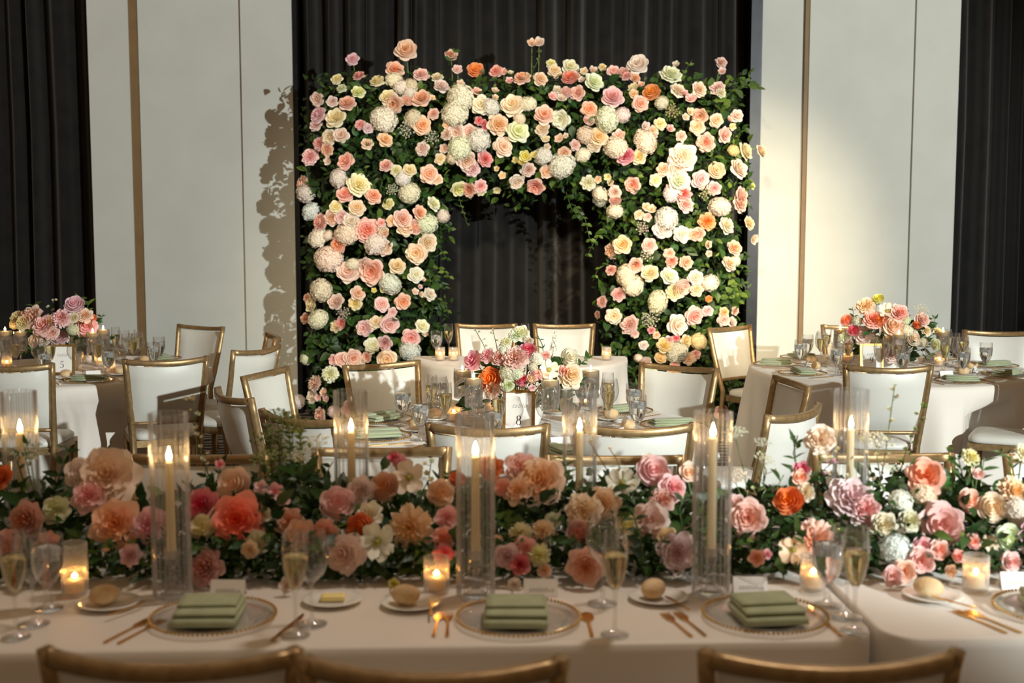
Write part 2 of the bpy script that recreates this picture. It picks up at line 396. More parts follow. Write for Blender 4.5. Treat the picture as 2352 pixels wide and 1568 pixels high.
for px, py, dg, lb in (
    (16, 843, 4, 'with its back turned beside the five sign'), (384, 829, 22, 'with bright back and whole seat showing, before table five'),
    (472, 750, 150, 'across table five, standing against the white panel'), (640, 774, 108, 'with shaded pad, directly beside the arch shadow'),
    (604, 803, 64, 'with curved lit back, in front of the shaded chair')):
    chair(px, py, dg, 'gold and ivory chair ' + lb, 'chairs at the number 5 table')
for px, py, dg, lb in (
    (1665, 752, -142, 'glowing in warm light between arch and table nine'), (2044, 846, -6, 'with its back turned, hiding the foot of the nine sign'),
    (1958, 749, 172, 'mostly hidden behind the flowers of table nine'), (2290, 762, 165, 'against the black curtain across table nine')):
    chair(px, py, dg, 'gold and ivory chair ' + lb, 'chairs at the number 9 table')
chair(0, 0, 62, 'gold and ivory chair with seat jutting out beside the cloth of table nine', 'chairs at the number 9 table', (3.02, 7.35, 0))
for px, py, dg, lb in ((1117, 746, 180, 'behind the two votives'), (1295, 746, 180, 'behind the white delphinium')):
    chair(px, py, dg, 'gold and ivory chair in the arch opening ' + lb, 'chairs at the small table under the arch', (atz(px, py, .935).x, 9.435, 0))

# ================================================================== tables
TZ = .75
def in_seat(x, y, s):
    p = rot3((x - s[0], y - s[1], 0), -s[2]); return abs(p.x) < .268 and -.42 < p.y < .266
def round_cloth(b, r, seed, half=False, cen=None):
    rnd = random.Random(seed); n = 320; k1, k2, k3 = rnd.randint(10, 13), rnd.randint(17, 21), rnd.randint(5, 7); p1, p2, p3 = [rnd.uniform(0, 6.28) for _ in range(3)]
    rows = []; push = []
    for (rr, z) in ((0.001, TZ), (.5, TZ), (.9, TZ), (.985, TZ), (1.0, TZ - .006), (1.006, TZ - .03), (1.008, TZ - .10), (1.012, TZ - .195), (1.02, TZ - .32), (1.03, TZ - .5), (1.04, .015)):
        d = max(0, (TZ - .03 - z) / .7)
        for i in range(n):
            a = 2 * PI * i / n
            fo = d ** .8 * (.045 * math.sin(k1 * a + p1) + .03 * math.sin(k2 * a + p2) + .03 * math.sin(k3 * a + p3))
            q = r * rr + fo
            x, y = q * math.cos(a), q * math.sin(a); x_, y_ = x, y
            if half and y > .05: y = .05 + fo * .1
            if cen is not None and z < TZ - .15:       # cloth is pushed in where a seat is tucked under the table
                for _ in range(75):
                    h_ = next((s for s in SEATED if in_seat(cen.x + x, cen.y + y, s)), None)
                    if h_ is None: break
                    x -= .012 * math.sin(h_[2]); y += .012 * math.cos(h_[2])
            rows.append((x, y, z)); push.append(math.hypot(x - x_, y - y_) > .05 and not half)
    for j in range(11):             # narrow slips of cloth left between two seats follow their neighbours
        for i in range(n):
            k = j * n + i
            if push[k]: continue
            lo = next((m for m in range(1, 13) if push[j * n + (i - m) % n]), None); hi = next((m for m in range(1, 13) if push[j * n + (i + m) % n]), None)
            if lo and hi:
                A, B = Vector(rows[j * n + (i - lo) % n]), Vector(rows[j * n + (i + hi) % n]); rows[k] = tuple(A.lerp(B, lo / (lo + hi)))
    b.grid(rows, n, 11, True)
def under_table(r, half=False):
    def t(b): b.lathe([(.001, TZ - .03), (r - .02, TZ - .03), (r - .02, TZ - .006), (.001, TZ - .006)], 48)
    def th(b): b.prism([((r - .02) * math.cos(PI + PI * i / 24), (r - .02) * math.sin(PI + PI * i / 24)) for i in range(25)] + [(r - .02, .03), (-r + .02, .03)], TZ - .03, TZ - .006)
    def lg(sx, sy): return lambda b: b.tube([(sx * r * .36, sy * r * (.25 if half else .30) - (.3 * r if half else 0), TZ - .031), (sx * r * .38, sy * r * (.27 if half else .32) - (.3 * r if half else 0), 0)], .016, 8)
    return [('tabletop', mk(th if half else t, 'tabletop', 'wood', False))] + [('leg', mk(lg(i, j), 'table_leg', 'black_metal')) for i in (-1, 1) for j in (-1, 1)]
T8 = Vector((.05, 5.93, 0)); T5 = Vector((-2.98, 8.33, 0)); T9 = Vector((2.6, 8.4, 0)); TS = Vector((.06, 9.14, 0))
TABLES = {8: (T8, .92), 5: (T5, .90), 9: (T9, .95)}
NUM = {8: 'table eight', 5: 'table five', 9: 'table nine'}
CLOTHP = {8: ', mostly hidden behind chair backs', 5: ', half in tan shadow', 9: ', with long lit folds'}
for k, (c, r) in TABLES.items():
    thing('round_table', 'round banquet table hidden under the cloth of ' + NUM[k], 'table', c, .3, under_table(r))
    thing('tablecloth', 'blush satin round cloth on ' + NUM[k] + CLOTHP[k], 'tablecloth', c, 0, mk(round_cloth, 'tablecloth', 'cloth', True, r, 10 + k, False, c))
thing('sweetheart_table', 'half-round table hidden under the cloth in the arch opening', 'table', TS, 0, under_table(.8, True))
thing('tablecloth', 'champagne satin cloth on the small table under the flower arch', 'tablecloth', TS, 0, mk(round_cloth, 'tablecloth', 'cloth', True, .8, 31, True, TS))
# the long tables: local x along the table, y = 0 at the near edge
A0 = atz(0, 1499, TZ); A1 = atz(2010, 1469, TZ); LR = math.atan2(A1.y - A0.y, A1.x - A0.x)
LD = 1.02
def long_cloth(b, x0, x1, seed, org):
    rnd = random.Random(seed); rc = .10; path = []
    def arc(cx, cy, a0, a1):
        for i in range(9):
            a = a0 + (a1 - a0) * i / 8; path.append((cx + rc * math.cos(a), cy + rc * math.sin(a), math.cos(a), math.sin(a), 1.0))
    def seg(xa, ya, xb, yb, nx, ny):
        n = max(2, int(math.hypot(xb - xa, yb - ya) / .04))
        for i in range(1, n): path.append((xa + (xb - xa) * i / n, ya + (yb - ya) * i / n, nx, ny, 0.0))
    seg(x0 + rc, 0, x1 - rc, 0, 0, -1); arc(x1 - rc, rc, -PI / 2, 0); seg(x1, rc, x1, LD - rc, 1, 0); arc(x1 - rc, LD - rc, 0, PI / 2)
    seg(x1 - rc, LD, x0 + rc, LD, 0, 1); arc(x0 + rc, LD - rc, PI / 2, PI); seg(x0, LD - rc, x0, rc, -1, 0); arc(x0 + rc, rc, PI, 1.5 * PI)
    n = len(path); rows = []; cx, cy = (x0 + x1) / 2, LD / 2
    ph = [rnd.uniform(0, 6.28) for _ in range(3)]
    for (s, o, z) in ((1, -.03, TZ), (1, -.008, TZ), (1, 0, TZ - .006), (1, .004, TZ - .03), (1, .006, TZ - .1), (1, .008, TZ - .2), (1, .012, TZ - .4), (1, .016, .012)):
        d = max(0, (TZ - .03 - z) / .7)
        for (px, py, nx, ny, cr) in path:
            L = px * 7 + py * 9
            fo = d * (.010 * math.sin(L + ph[0]) + .007 * math.sin(2.3 * L + ph[1]) * (.2 if abs(nx) > .5 else 1) + cr * .006 * math.sin(22 * math.atan2(ny, nx) + ph[2])) + o * (.3 if abs(nx) > .5 else 1)
            x, y = cx + (px - cx) * s + nx * fo, cy + (py - cy) * s + ny * fo
            if z < TZ - .15:
                for _ in range(24):
                    q_ = org + rot3((x, y, 0), LR)
                    if not any(in_seat(q_.x, q_.y, c_) for c_ in SEATED): break
                    y -= ny * .015
            rows.append((x, y, z))
    b.grid(rows, n, 8, True); b.f.append(tuple(reversed(range(n))))
def long_local(p): return rot3(Vector(p) - Vector((A0.x, A0.y, 0)), -LR)
xg = long_local(atz(2022, 1462, TZ)).x
LO = Vector((A0.x, A0.y, 0))
for x0, x1, sd, lb in ((-1.1, xg - .006, 5, 'carrying the tall ribbed candle glasses and coral peony'), (xg + .016, xg + 1.9, 6, 'beyond the narrow gap, under the plump roll')):
    xm = (x0 + x1) / 2; hl = (x1 - x0) / 2
    def tp(b): b.prism([(sx * (hl - .11) + .09 * math.cos(a), LD / 2 + sy * (LD / 2 - .11) + .09 * math.sin(a)) for sx, sy, a0 in ((1, 1, 0), (-1, 1, PI / 2), (-1, -1, PI), (1, -1, 1.5 * PI)) for a in [a0 + PI / 2 * i / 6 for i in range(7)]], TZ - .034, TZ - .008)
    def lg(sx, sy): return lambda b: b.tube([(sx * (hl - .2), LD / 2 - .06 + sy * .14, TZ - .034), (sx * (hl - .2), LD / 2 - .06 + sy * .16, 0)], .016, 8)
    p = LO + rot3((xm, 0, 0), LR)
    thing('long_table', 'long banquet table hidden under the cloth ' + lb, 'table', p, LR,
          [('tabletop', mk(tp, 'tabletop', 'wood', False))] + [('leg', mk(lg(i, j), 'table_leg', 'black_metal')) for i in (-1, 1) for j in (-1, 1)])
    thing('tablecloth', 'blush cloth on the long table ' + lb, 'tablecloth', p, LR, mk(long_cloth, 'tablecloth', 'cloth', True, -hl, hl, sd, p))
# ================================================================== tableware
def goblet(prof, n=28): return lambda b: b.lathe(prof, n)
FLUTE = [(.001, .002), (.031, .002), (.032, .004), (.012, .009), (.0045, .018), (.0038, .06), (.0045, .098), (.012, .110), (.021, .130), (.0275, .165), (.029, .190), (.0265, .222), (.0255, .235)]
WINE = [(.001, .002), (.035, .002), (.036, .004), (.012, .009), (.0045, .018), (.0036, .06), (.0045, .095), (.015, .105), (.031, .122), (.041, .148), (.0425, .168), (.038, .195), (.033, .218)]
WATER = [(.001, .002), (.034, .002), (.035, .004), (.013, .010), (.007, .022), (.0065, .045), (.011, .058), (.026, .076), (.0365, .105), (.0385, .135), (.0375, .165), (.0365, .180)]
FLUTE, WINE, WATER = [[(r_ * 1.1, z_ * 1.1) for r_, z_ in pr] for pr in (FLUTE, WINE, WATER)]
def fill(prof, z0, z1, k=.96):
    pr = [(.001, z0)]
    for j in range(7):
        z = z0 + .002 + (z1 - z0 - .002) * j / 6; r = .001
        for (ra, za), (rb, zb) in zip(prof, prof[1:]):
            if za <= z <= zb and za > .05: r = ra + (rb - ra) * (z - za) / max(1e-6, zb - za)
        pr.append((max(.002, r * k), z))
    pr.append((.001, z1)); return lambda b: b.lathe(pr, 24)
def icef(b):
    rnd = random.Random(4)
    for i in range(8): b.box((.015 * math.cos(2.4 * i), .015 * math.sin(2.4 * i), .138 + .0034 * i), (.017, .017, .015), rnd.uniform(0, 1.5))
G_FLUTE = [('bowl', mk(goblet(FLUTE), 'flute_bowl', 'glass'), [('champagne', mk(fill(FLUTE, .116, .204), 'flute_champagne', 'champagne'))])]
G_WINE = mk(goblet(WINE), 'wine_glass', 'glass')
G_WATER = [('goblet', mk(goblet(WATER), 'water_goblet', 'glass'), [('water', mk(fill(WATER, .058, .165), 'goblet_water', 'water')), ('ice', mk(icef, 'goblet_ice', 'ice', False))])]
def chargerf(b): b.lathe([(.001, .004), (.10, .004), (.112, .007), (.125, .010), (.150, .014), (.153, .012), (.12, .005), (.1, .002), (.001, .002)], 56)
def beadf(b):
    for i in range(84):
        a = 2 * PI * i / 84; b.ball((.156 * math.cos(a), .156 * math.sin(a), .013), .0042, 6, 4)
CHARGER = [('plate', mk(chargerf, 'charger_plate', 'plate_glass')), ('beaded_rim', mk(beadf, 'charger_beads', 'bead'))]
def slab(b, w, d, h, c=(0, 0, 0), rz=0.0, sag=0.0, n=16, m=9):
    rows = []
    for j in range(m):
        x = -w / 2 + w * j / (m - 1); e = 1 - .12 * abs(2 * j / (m - 1) - 1) ** 6
        for i in range(n):
            a = 2 * PI * i / n; y = d / 2 * math.copysign(abs(math.cos(a)) ** .35, math.cos(a)); z = h / 2 * e * math.copysign(abs(math.sin(a)) ** .6, math.sin(a))
            z -= sag * max(0, (-y / d * 2 - .3)) ** 2
            p = rot3((x, y, 0), rz); rows.append((c[0] + p.x, c[1] + p.y, c[2] + h / 2 + z))
    b.grid(rows, n, m, True); k = len(b.v) - n * m
    b.f.append(tuple(k + i for i in reversed(range(n)))); b.f.append(tuple(k + n * (m - 1) + i for i in range(n)))
def napbig(b):
    slab(b, .158, .165, .024, (0, -.03, 0), 0, .004); slab(b, .152, .150, .013, (.002, -.02, .022)); slab(b, .146, .10, .012, (-.002, -.002, .033), .03)
def naplong(b):
    slab(b, .104, .215, .014, (0, 0, 0)); slab(b, .098, .210, .012, (.003, .002, .014), .03); slab(b, .05, .205, .010, (-.02, 0, .026), -.05)
NAPKIN_B = mk(napbig, 'folded_napkin', 'napkin'); NAPKIN_L = mk(naplong, 'long_napkin', 'napkin')
def forkf(b):
    o = [(-.0045, 0), (.0045, 0), (.0035, .05), (.0028, .11), (.006, .122), (.0115, .135), (.0125, .150)]
    for k in range(4):
        x1 = .0125 - k * .0068; x0 = x1 - .0036
        o += [(x1 if k else .0125, .152), (x1 - .0006, .185), (x0 + .0006, .185), (x0, .152)]
    o += [(-.0115, .135), (-.006, .122), (-.0028, .11), (-.0035, .05)]
    b.prism(o, 0.0005, .0035)
def knifef(b): b.prism([(-.005, 0), (.005, 0), (.0045, .09), (.006, .1), (.009, .13), (.009, .17), (.004, .2), (-.003, .208), (-.004, .1), (-.0045, .09)], .0005, .004)
def spoonf(b): b.prism([(-.0045, 0), (.0045, 0), (.003, .11)] + [(.017 * math.sin(PI * i / 10 + .3 * (1 - i / 5)), .118 + .03 * (1 - math.cos(PI * i / 10))) for i in range(1, 10)] + [(0, .182)] + [(-.017 * math.sin(PI * i / 10 + .3 * (1 - i / 5)), .118 + .03 * (1 - math.cos(PI * i / 10))) for i in range(9, 0, -1)] + [(-.003, .11)], .0005, .004)
FORK = mk(forkf, 'fork', 'gold', False); KNIFE = mk(knifef, 'knife', 'gold', False); SPOON = mk(spoonf, 'spoon', 'gold', False)
BPLATE = mk(lambda b: b.lathe([(.001, .005), (.045, .005), (.055, .008), (.078, .014), (.080, .0125), (.056, .004), (.045, .0005), (.001, .0005)], 40), 'bread_plate', 'china')
def rollf(b):
    rnd = random.Random(2); n, m = 18, 10; rows = []
    for j in range(m + 1):
        t = PI * j / m
        for i in range(n):
            a = 2 * PI * i / n; q = 1 + .06 * math.sin(3 * a + 1) * math.sin(t) + .04 * math.sin(2 * t + a)
            rows.append((.040 * q * math.sin(t) * math.cos(a) + 1e-5 * math.cos(a), .031 * q * math.sin(t) * math.sin(a), .026 - .027 * math.cos(t) * (1 if t > PI / 2 else .95)))
    b.grid(rows, n, m + 1, True)
ROLL = mk(rollf, 'bread_roll', 'bread')
def cardf(b):
    for s in (-1, 1): b.add([(-.046, s * .02, 0), (.046, s * .02, 0), (.046, s * .0004, .044), (-.046, s * .0004, .044), (-.046, s * .0188, 0), (.046, s * .0188, 0), (.046, 0, .0425), (-.046, 0, .0425)],
                            [(0, 1, 2, 3), (4, 7, 6, 5), (0, 4, 5, 1), (0, 3, 7, 4), (1, 5, 6, 2)])
def cardink(b):
    rnd = random.Random(5)
    for k in range(8):
        x = -.03 + .0085 * k; h = rnd.uniform(.006, .010)
        for i in range(3):
            xx = x + .0022 * i; z0 = .012; n = (0, -.0206)
            yy = lambda z: -.0203 + .0196 * z / .044 - .0004
            b.add([(xx - .0005, yy(z0), z0), (xx + .0005, yy(z0), z0), (xx + .0012, yy(z0 + h), z0 + h), (xx, yy(z0 + h), z0 + h)], [(0, 1, 2, 3)])
CARD = [('card', mk(cardf, 'place_card', 'card', False), [('lettering', mk(cardink, 'place_card_ink', 'gold_ink', False))])]

# ---- candles
def flamef(b, h=.038, r=.0074): b.lathe([(r * k, h * z) for k, z in ((.05, 0), (.62, .08), (1, .25), (.92, .42), (.6, .65), (.28, .85), (.02, 1))], 10)
FLAME = mk(flamef, 'flame', 'flame'); FLAME_S = mk(lambda b: flamef(b, .026, .006), 'small_flame', 'flame')
FLAME_V = mk(lambda b: flamef(b, .015, .0078), 'votive_flame', 'votive_flame')
WICK = mk(lambda b: b.tube([(0, 0, 0), (.0006, 0, .012)], .0009, 6), 'wick', 'wick')
def ribf(r, h, nf, fl, lip=.003): return lambda b: b.lathe([(.001, .004), (r - .004, .004), (r, .010), (r, h * .35), (r, h * .7), (r, h - .002), (r - .0008, h), (r - lip, h - .001), (r - lip, h * .5), (r - lip, .012)], nf * 6, fl, nf)
HURR = mk(ribf(.049, .50, 20, .0034), 'hurricane_glass', 'ribbed')
STICK = mk(lambda b: b.lathe([(.001, .001), (.032, .001), (.033, .006), (.014, .014), (.009, .03), (.013, .045), (.009, .06), (.012, .08), (.018, .095), (.019, .125), (.0165, .125), (.0155, .10), (.001, .10)], 24), 'candlestick', 'glass')
VOT = {h: mk(ribf(.034, h, 24, .0011), 'votive_glass', 'votive') for h in (.10, .145)}
VCAN = mk(lambda b: b.lathe([(.001, .0), (.024, .0), (.0245, .003), (.0245, .030), (.022, .033), (.001, .031)], 24), 'votive_wax', 'wax')
def parts_at(o, items):
    for nm, me, z, subs in items:
        c = ob(nm, me, o, (0, 0, z))
        for s in subs: ob(s[0], s[1], c, (0, 0, s[2]))
def free_spot(p, r=.038):
    # nearest place where a votive stands clear of its neighbours on the table
    for i in range(0, 90):
        for j in range(max(1, i)):
            a = 2.4 * i + 2 * PI * j / max(1, i); x, y = p[0] + .004 * i * math.cos(a), p[1] + .004 * i * math.sin(a)
            if all((x - ox) ** 2 + (y - oy) ** 2 >= (r + orad) ** 2 for ox, oy, orad in OCC): OCC.append((x, y, r)); return (x, y, p[2])
    return p
def votive(p, h, lab_place, group, k=1.0):
    p = free_spot(p)
    for n_ in OBS: OBS[n_].append((p[0], p[1], .038, p[2] + h + .02))
    tag(ob('votive_glass', VOT[h], None, p), 'ribbed clear votive glass ' + lab_place, 'candle holder', group + ' glasses')
    o = tag(ob('votive_candle', None, None, (p[0], p[1], p[2] + .0125)), 'lit ivory votive candle ' + lab_place, 'candle', group + ' candles')
    parts_at(o, [('wax', VCAN, 0, []), ('wick', WICK, .0305, [('flame', FLAME_V, .006)])])
def hurricane(px, py, top, place):
    p = atz(px, py, TZ); p.z = TZ + .001
    tag(ob('hurricane_glass', HURR, None, p), 'tall ribbed clear candle cylinder ' + place, 'candle holder', 'tall ribbed candle cylinders')
    tag(ob('candlestick', STICK, None, (p.x, p.y, p.z + .006)), 'short clear glass candlestick inside the ribbed cylinder ' + place, 'candlestick', 'glass candlesticks')
    z0 = p.z + .108; L = p.z + top - z0
    def tp(b): b.lathe([(.001, 0), (.0128, 0), (.0130, .01), (.0118, L * .6), (.0108, L - .006), (.0085, L), (.001, L - .003)], 20)
    o = tag(ob('taper_candle', None, None, (p.x, p.y, z0)), 'lit cream taper candle in the ribbed cylinder ' + place, 'candle', 'taper candles')
    parts_at(o, [('wax', mk(tp, 'taper_wax', 'taper'), 0, []), ('wick', WICK, L - .004, [('flame', FLAME, .006)])])
    return p
FRONT = [(397, 1373, .37, 'before the coral peony'), (1093, 1374, .385, 'before the coral poppy'), (1632, 1367, .43, 'beside the pink peony and dark leaves')]
BACK = [(57, 1276, .375, 'behind the blush garden rose'), (810, 1273, .375, 'behind the peach carnation and anemone'), (1330, 1271, .375, 'behind the yellow-hearted cream rose'), (1947, 1268, .38, 'among wispy grass stems')]
HP = [hurricane(*a) for a in FRONT + BACK]
# floating candles on stemmed cylinders
FH_G = mk(lambda b: b.lathe([(.001, .002), (.042, .002), (.043, .005), (.012, .011), (.006, .02), (.005, .06), (.006, .125), (.014, .132), (.040, .136), (.043, .142), (.043, .20), (.043, .272), (.041, .273), (.0405, .142), (.001, .140)], 32), 'stemmed_cylinder', 'glass')
FH_W = mk(lambda b: b.lathe([(.001, .144), (.0385, .144), (.0385, .238), (.001, .238)], 28), 'cylinder_water', 'water')
FLOAT = mk(lambda b: b.lathe([(.001, 0), (.022, .001), (.033, .008), (.036, .018), (.034, .028), (.026, .032), (.001, .031)], 28), 'floating_wax', 'wax')
FPL = {8: ('before the orange ranunculus', 'behind the pale pink rose', 'beside the peach garden rose', 'beside the framed sign'), 5: ('next to the black curtain', 'before the salmon blooms', 'before the big pink rose', 'behind the big pink rose'), 9: ('beside the coral ranunculus', 'behind the coral ranunculus', 'beside the framed sign', 'before the cream blooms', 'behind the lace umbel')}
def floating(p, n, i):
    fp = 'on %s %s' % (NUM[n], FPL[n][i])
    o = tag(ob('stemmed_cylinder', None, None, p), 'stemmed clear glass cylinder of water ' + fp, 'candle holder', 'stemmed cylinders on ' + NUM[n])
    c = ob('glass', FH_G, o); ob('water', FH_W, c)
    o = tag(ob('floating_candle', None, None, (p[0], p[1], p[2] + .2385)), 'lit ivory candle floating in a cylinder ' + fp, 'candle', 'floating candles on ' + NUM[n])
    parts_at(o, [('wax', FLOAT, 0, []), ('wick', WICK, .03, [('flame', FLAME_S, .006)])])
ZT = TZ + .0012
OCC = []
OBS = {0: [(p_.x, p_.y, .0535, TZ + .52) for p_ in HP], 5: [], 8: [], 9: []}
for n, spots in ((8, ((1088, 872, 5.72), (1062, 848, 6.02), (1357, 855, 6.02), (1264, 884, 5.66))),
                 (5, ((12, 766, 8.25), (47, 778, 8.2), (213, 772, 8.12), (237, 760, 8.35))),
                 (9, ((1930, 749, 8.38), (1966, 744, 8.62), (2064, 782, 8.02), (2166, 770, 8.2), (2100, 738, 8.58)))):
    for i, (px, py, y) in enumerate(spots):
        q = aty(px, py, y); OBS[n].append((q.x, q.y, .046, ZT + .31)); OCC.append((q.x, q.y, .045)); floating((q.x, q.y, ZT), n, i)

# ---- round table place settings
def setting(n, c, r, ang, rnd, place):
    d = Vector((math.cos(ang), math.sin(ang), 0)); e = c + d * r; rz = ang + PI / 2      # local +y points to the table centre
    pl = lambda x, y, z=0: e + rot3((x, y, 0), rz) + Vector((0, 0, ZT + z))
    T = ' on %s %s' % (NUM[n], place); g = ' on ' + NUM[n]
    J = lambda s=.012: rnd.uniform(-s, s)
    for ox, oy, orad in ((0, .185, .163), (.226, .4535, .082), (.05, .4, .05), (.098, .487, .037), (.141, .35, .045), (.002, .492, .05)): v = pl(ox, oy); OCC.append((v.x, v.y, orad))
    for ox, oy, orad, oh in ((.098, .487, .037, .27), (.141, .35, .045, .21), (.002, .492, .05, .25), (.226, .4535, .082, .06), (.05, .4, .05, .05)): v = pl(ox, oy); OBS[n].append((v.x, v.y, orad, ZT + oh))
    thing('charger_plate', 'gold-beaded glass charger' + T, 'plate', pl(0, .185), rz, CHARGER, 'chargers' + g)
    thing('napkin', 'folded sage napkin' + T, 'napkin', pl(0, .185, .0098), rz + rnd.choice((.2, -.15, 1.2)), NAPKIN_L, 'napkins' + g)
    thing('fork', 'gold fork' + T, 'fork', pl(-.183, .10), rz + J(.05), FORK, 'forks' + g)
    thing('knife', 'gold knife' + T, 'knife', pl(.180, .09), rz + J(.05), KNIFE, 'knives' + g)
    q = pl(.226, .4535); thing('bread_plate', 'small white bread plate' + T, 'plate', q, rz, BPLATE, 'bread plates' + g)
    thing('bread_roll', 'crusty bread roll' + T, 'bread', q + Vector((0, 0, .0062)), rz + rnd.uniform(0, 3), ROLL, 'bread rolls' + g)
    thing('place_card', 'white tent place card' + T, 'card', pl(.050, .400), rz + J(.1), CARD, 'place cards' + g)
    thing('champagne_flute', 'flute of pale champagne' + T, 'glass', pl(.098 + J(.003), .487), 0, G_FLUTE, 'flutes' + g)
    thing('water_goblet', 'iced water goblet' + T, 'glass', pl(.141 + J(.003), .350), 0, G_WATER, 'goblets' + g)
    thing('wine_glass', 'empty wine glass' + T, 'glass', pl(.002 + J(.003), .492), 0, G_WINE, 'wine glasses' + g)
rnd = random.Random(21)
SEATS = {8: [R(a) for a in (-77, -37, 3, 43, 83, 123, 163, 203, 243)], 5: [R(a) for a in (-104, -64, -24, 16, 56, 96, -144)], 9: [R(a) for a in (-113, -73, -33, 7, 47, 87, 127, 167, 207)]}
SEATP = {8: ('by the chair fronting the sign', 'by the bright curved chair back', 'by the shaded tan chair', 'facing the warm glowing chair', 'towards the small arch table', 'towards the arch leg nearest the shadow', 'by the bright inward-facing chair', 'by the chair seen edge-on', 'by the shaded chair near the lace flowers'),
         5: ('by the chair beside the sign', 'by the chair with whole seat showing', 'by the curved lit chair', 'towards the shaded chair', 'towards the white panel', 'towards the black curtain', 'beyond the turned chair'),
         9: ('by the tan shaded cloth folds', 'by the turned chair', 'by the jutting seat', 'beyond the jutting seat', 'by the curtain chair', 'behind the flowers', 'by the hidden far chair', 'by the warm glowing chair', 'facing the arch')}
for n, (c, r) in TABLES.items():
    for a, s in zip(SEATS[n], SEATP[n]): setting(n, c, r, a, rnd, s)

# ---- table number signs
def ribbon(b, pts, wf, y=0.0):
    # flat stroke of varying width in the xz plane
    P = [Vector((x, 0, z)) for x, z in pts]; n = len(P); vs = []
    for i in range(n):
        t = (P[min(i + 1, n - 1)] - P[max(i - 1, 0)]).normalized(); s = Vector((-t.z, 0, t.x)); h = wf(i / (n - 1), t) / 2
        for k in (-1, 1): q = P[i] + s * h * k; vs.append((q.x, y, q.z))
    b.add(vs, [(2 * i, 2 * i + 2, 2 * i + 3, 2 * i + 1) for i in range(n - 1)])
def ell(cx, cz, rx, rz_, a0, a1, n=28): return [(cx + rx * math.cos(R(a0 + (a1 - a0) * i / n)), cz + rz_ * math.sin(R(a0 + (a1 - a0) * i / n))) for i in range(n + 1)]
contrast = lambda t, d: .0012 + .0036 * abs(d.z) ** 1.5
def digit(n):
    def f(b):
        if n == 8: ribbon(b, ell(0, .0335, .0078, .0095, 0, 360), contrast); ribbon(b, ell(0, .0118, .0096, .0122, 0, 360), contrast)
        if n == 5:
            ribbon(b, [(-.006, .040), (.0, .0395), (.007, .041), (.010, .044)], lambda t, d: .004); ribbon(b, [(-.006, .041), (-.0075, .025)], lambda t, d: .0016)
            ribbon(b, ell(-.001, .0125, .0105, .0135, 130, -150), contrast)
        if n == 9: ribbon(b, ell(0, .029, .0095, .0125, 0, 360), contrast); ribbon(b, [(.0095, .029), (.009, .018), (.006, .009), (.000, .003), (-.007, -.001)], lambda t, d: .0042 - .002 * t)
    return f
fc = bpy.data.curves.new('table_word', 'FONT'); fc.body = 'table'; fc.size = .030; fc.shear = .45; fc.align_x = 'CENTER'; fc.space_character = 1.15
fo = bpy.data.objects.new('table_word', fc); COL.objects.link(fo)
bpy.context.view_layer.update()
WORD = bpy.data.meshes.new_from_object(fo.evaluated_get(bpy.context.evaluated_depsgraph_get())); WORD.materials.clear(); WORD.materials.append(M['gold_ink'])
bpy.data.objects.remove(fo)
def frame_f(w, h):
    def f(b):
        t = .014
        for cx, cz, dx, dz in ((0, h - t / 2, w, t), (0, t / 2, w, t), (-w / 2 + t / 2, h / 2, t, h - 2 * t), (w / 2 - t / 2, h / 2, t, h - 2 * t)): b.box((cx, 0, cz), (dx, .016, dz))
        b.box((0, .0065, h / 2), (w - .01, .003, h - .01))
        b.tube([(0, .012, h * .6), (0, .070, .014)], .004, 6)
    return f
def sign(n, px, py, y, w, h, rz):
    q = aty(px, py, y); OCC.extend((q.x + k_ * w * .35, y + .03, .05) for k_ in (-1, 0, 1)); OBS[n] += [(q.x + k_ * w * .3, y + j_, .035, ZT + h) for k_ in (-1, 0, 1) for j_ in (0, .05)]
    o = tag(ob('table_number_sign', None, None, (q.x, y, ZT + .0035), (R(-7), 0, rz)), 'gold framed white card with the numeral for ' + NUM[n], 'sign')
    ob('frame', mk(frame_f(w, h), 'sign_frame', 'frame_gold', False), o)
    c = ob('card', mk(lambda b: b.box((0, 0, h / 2), (w - .026, .004, h - .026)), 'sign_card', 'card', False), o)
    ob('number', mk(digit(n), 'sign_digit', 'ink', False), c, (0, -.0026, h * (.34 if n == 9 else .22)))
    ob('word', WORD, c, (0, -.0026, h * .60), (R(90), 0, 0))
    return o
sign(8, 1191, 937, 5.72, .152, .212, R(-8)); sign(5, 141, 824, 8.04, .166, .196, R(3)); sign(9, 2003, 818, 8.10, .156, .196, R(2))

# ---- votives
q = lambda px, py: (lambda p: (p.x, p.y, ZT))(atz(px, py, TZ))
for px, py, h, pl in ((173, 1368, .145, 'before the salmon garden rose'), (1003, 1362, .10, 'beside the bread roll'), (1867, 1357, .10, 'behind the iced water goblet'), (2240, 1357, .10, 'beside small pink roses')):
    votive(q(px, py), h, 'on the long table ' + pl, 'long table votive')
for px, py, h, w_ in ((1385, 950, .145, 'beside the tall ribbed cylinder'), (1110, 952, .145, 'beside the framed sign'), (1042, 968, .10, 'behind the champagne flute')): votive(q(px, py), h, 'on table eight ' + w_, 'table eight votive')
for px, py, h, w_ in ((229, 842, .145, 'below the floating candles'), (253, 858, .10, 'beside the place card'), (12, 850, .145, 'beyond the sign'), (205, 832, .10, 'behind the sign')): votive(q(px, py), h, 'on table five ' + w_, 'table five votive')
for px, py, h, w_ in ((2180, 842, .10, 'before the black curtain'), (2085, 838, .10, 'beside the sign'), (1935, 832, .10, 'behind the goblets')): votive(q(px, py), h, 'on table nine ' + w_, 'table nine votive')
for px, py, h, w_ in ((1011, 829, .10, 'nearest the water goblet'), (1042, 829, .10, 'in front of a chair'), (1393, 828, .10, 'beside the vine-trailed arch leg')): votive(q(px, py), h, 'on the small arch table ' + w_, 'small table votive')
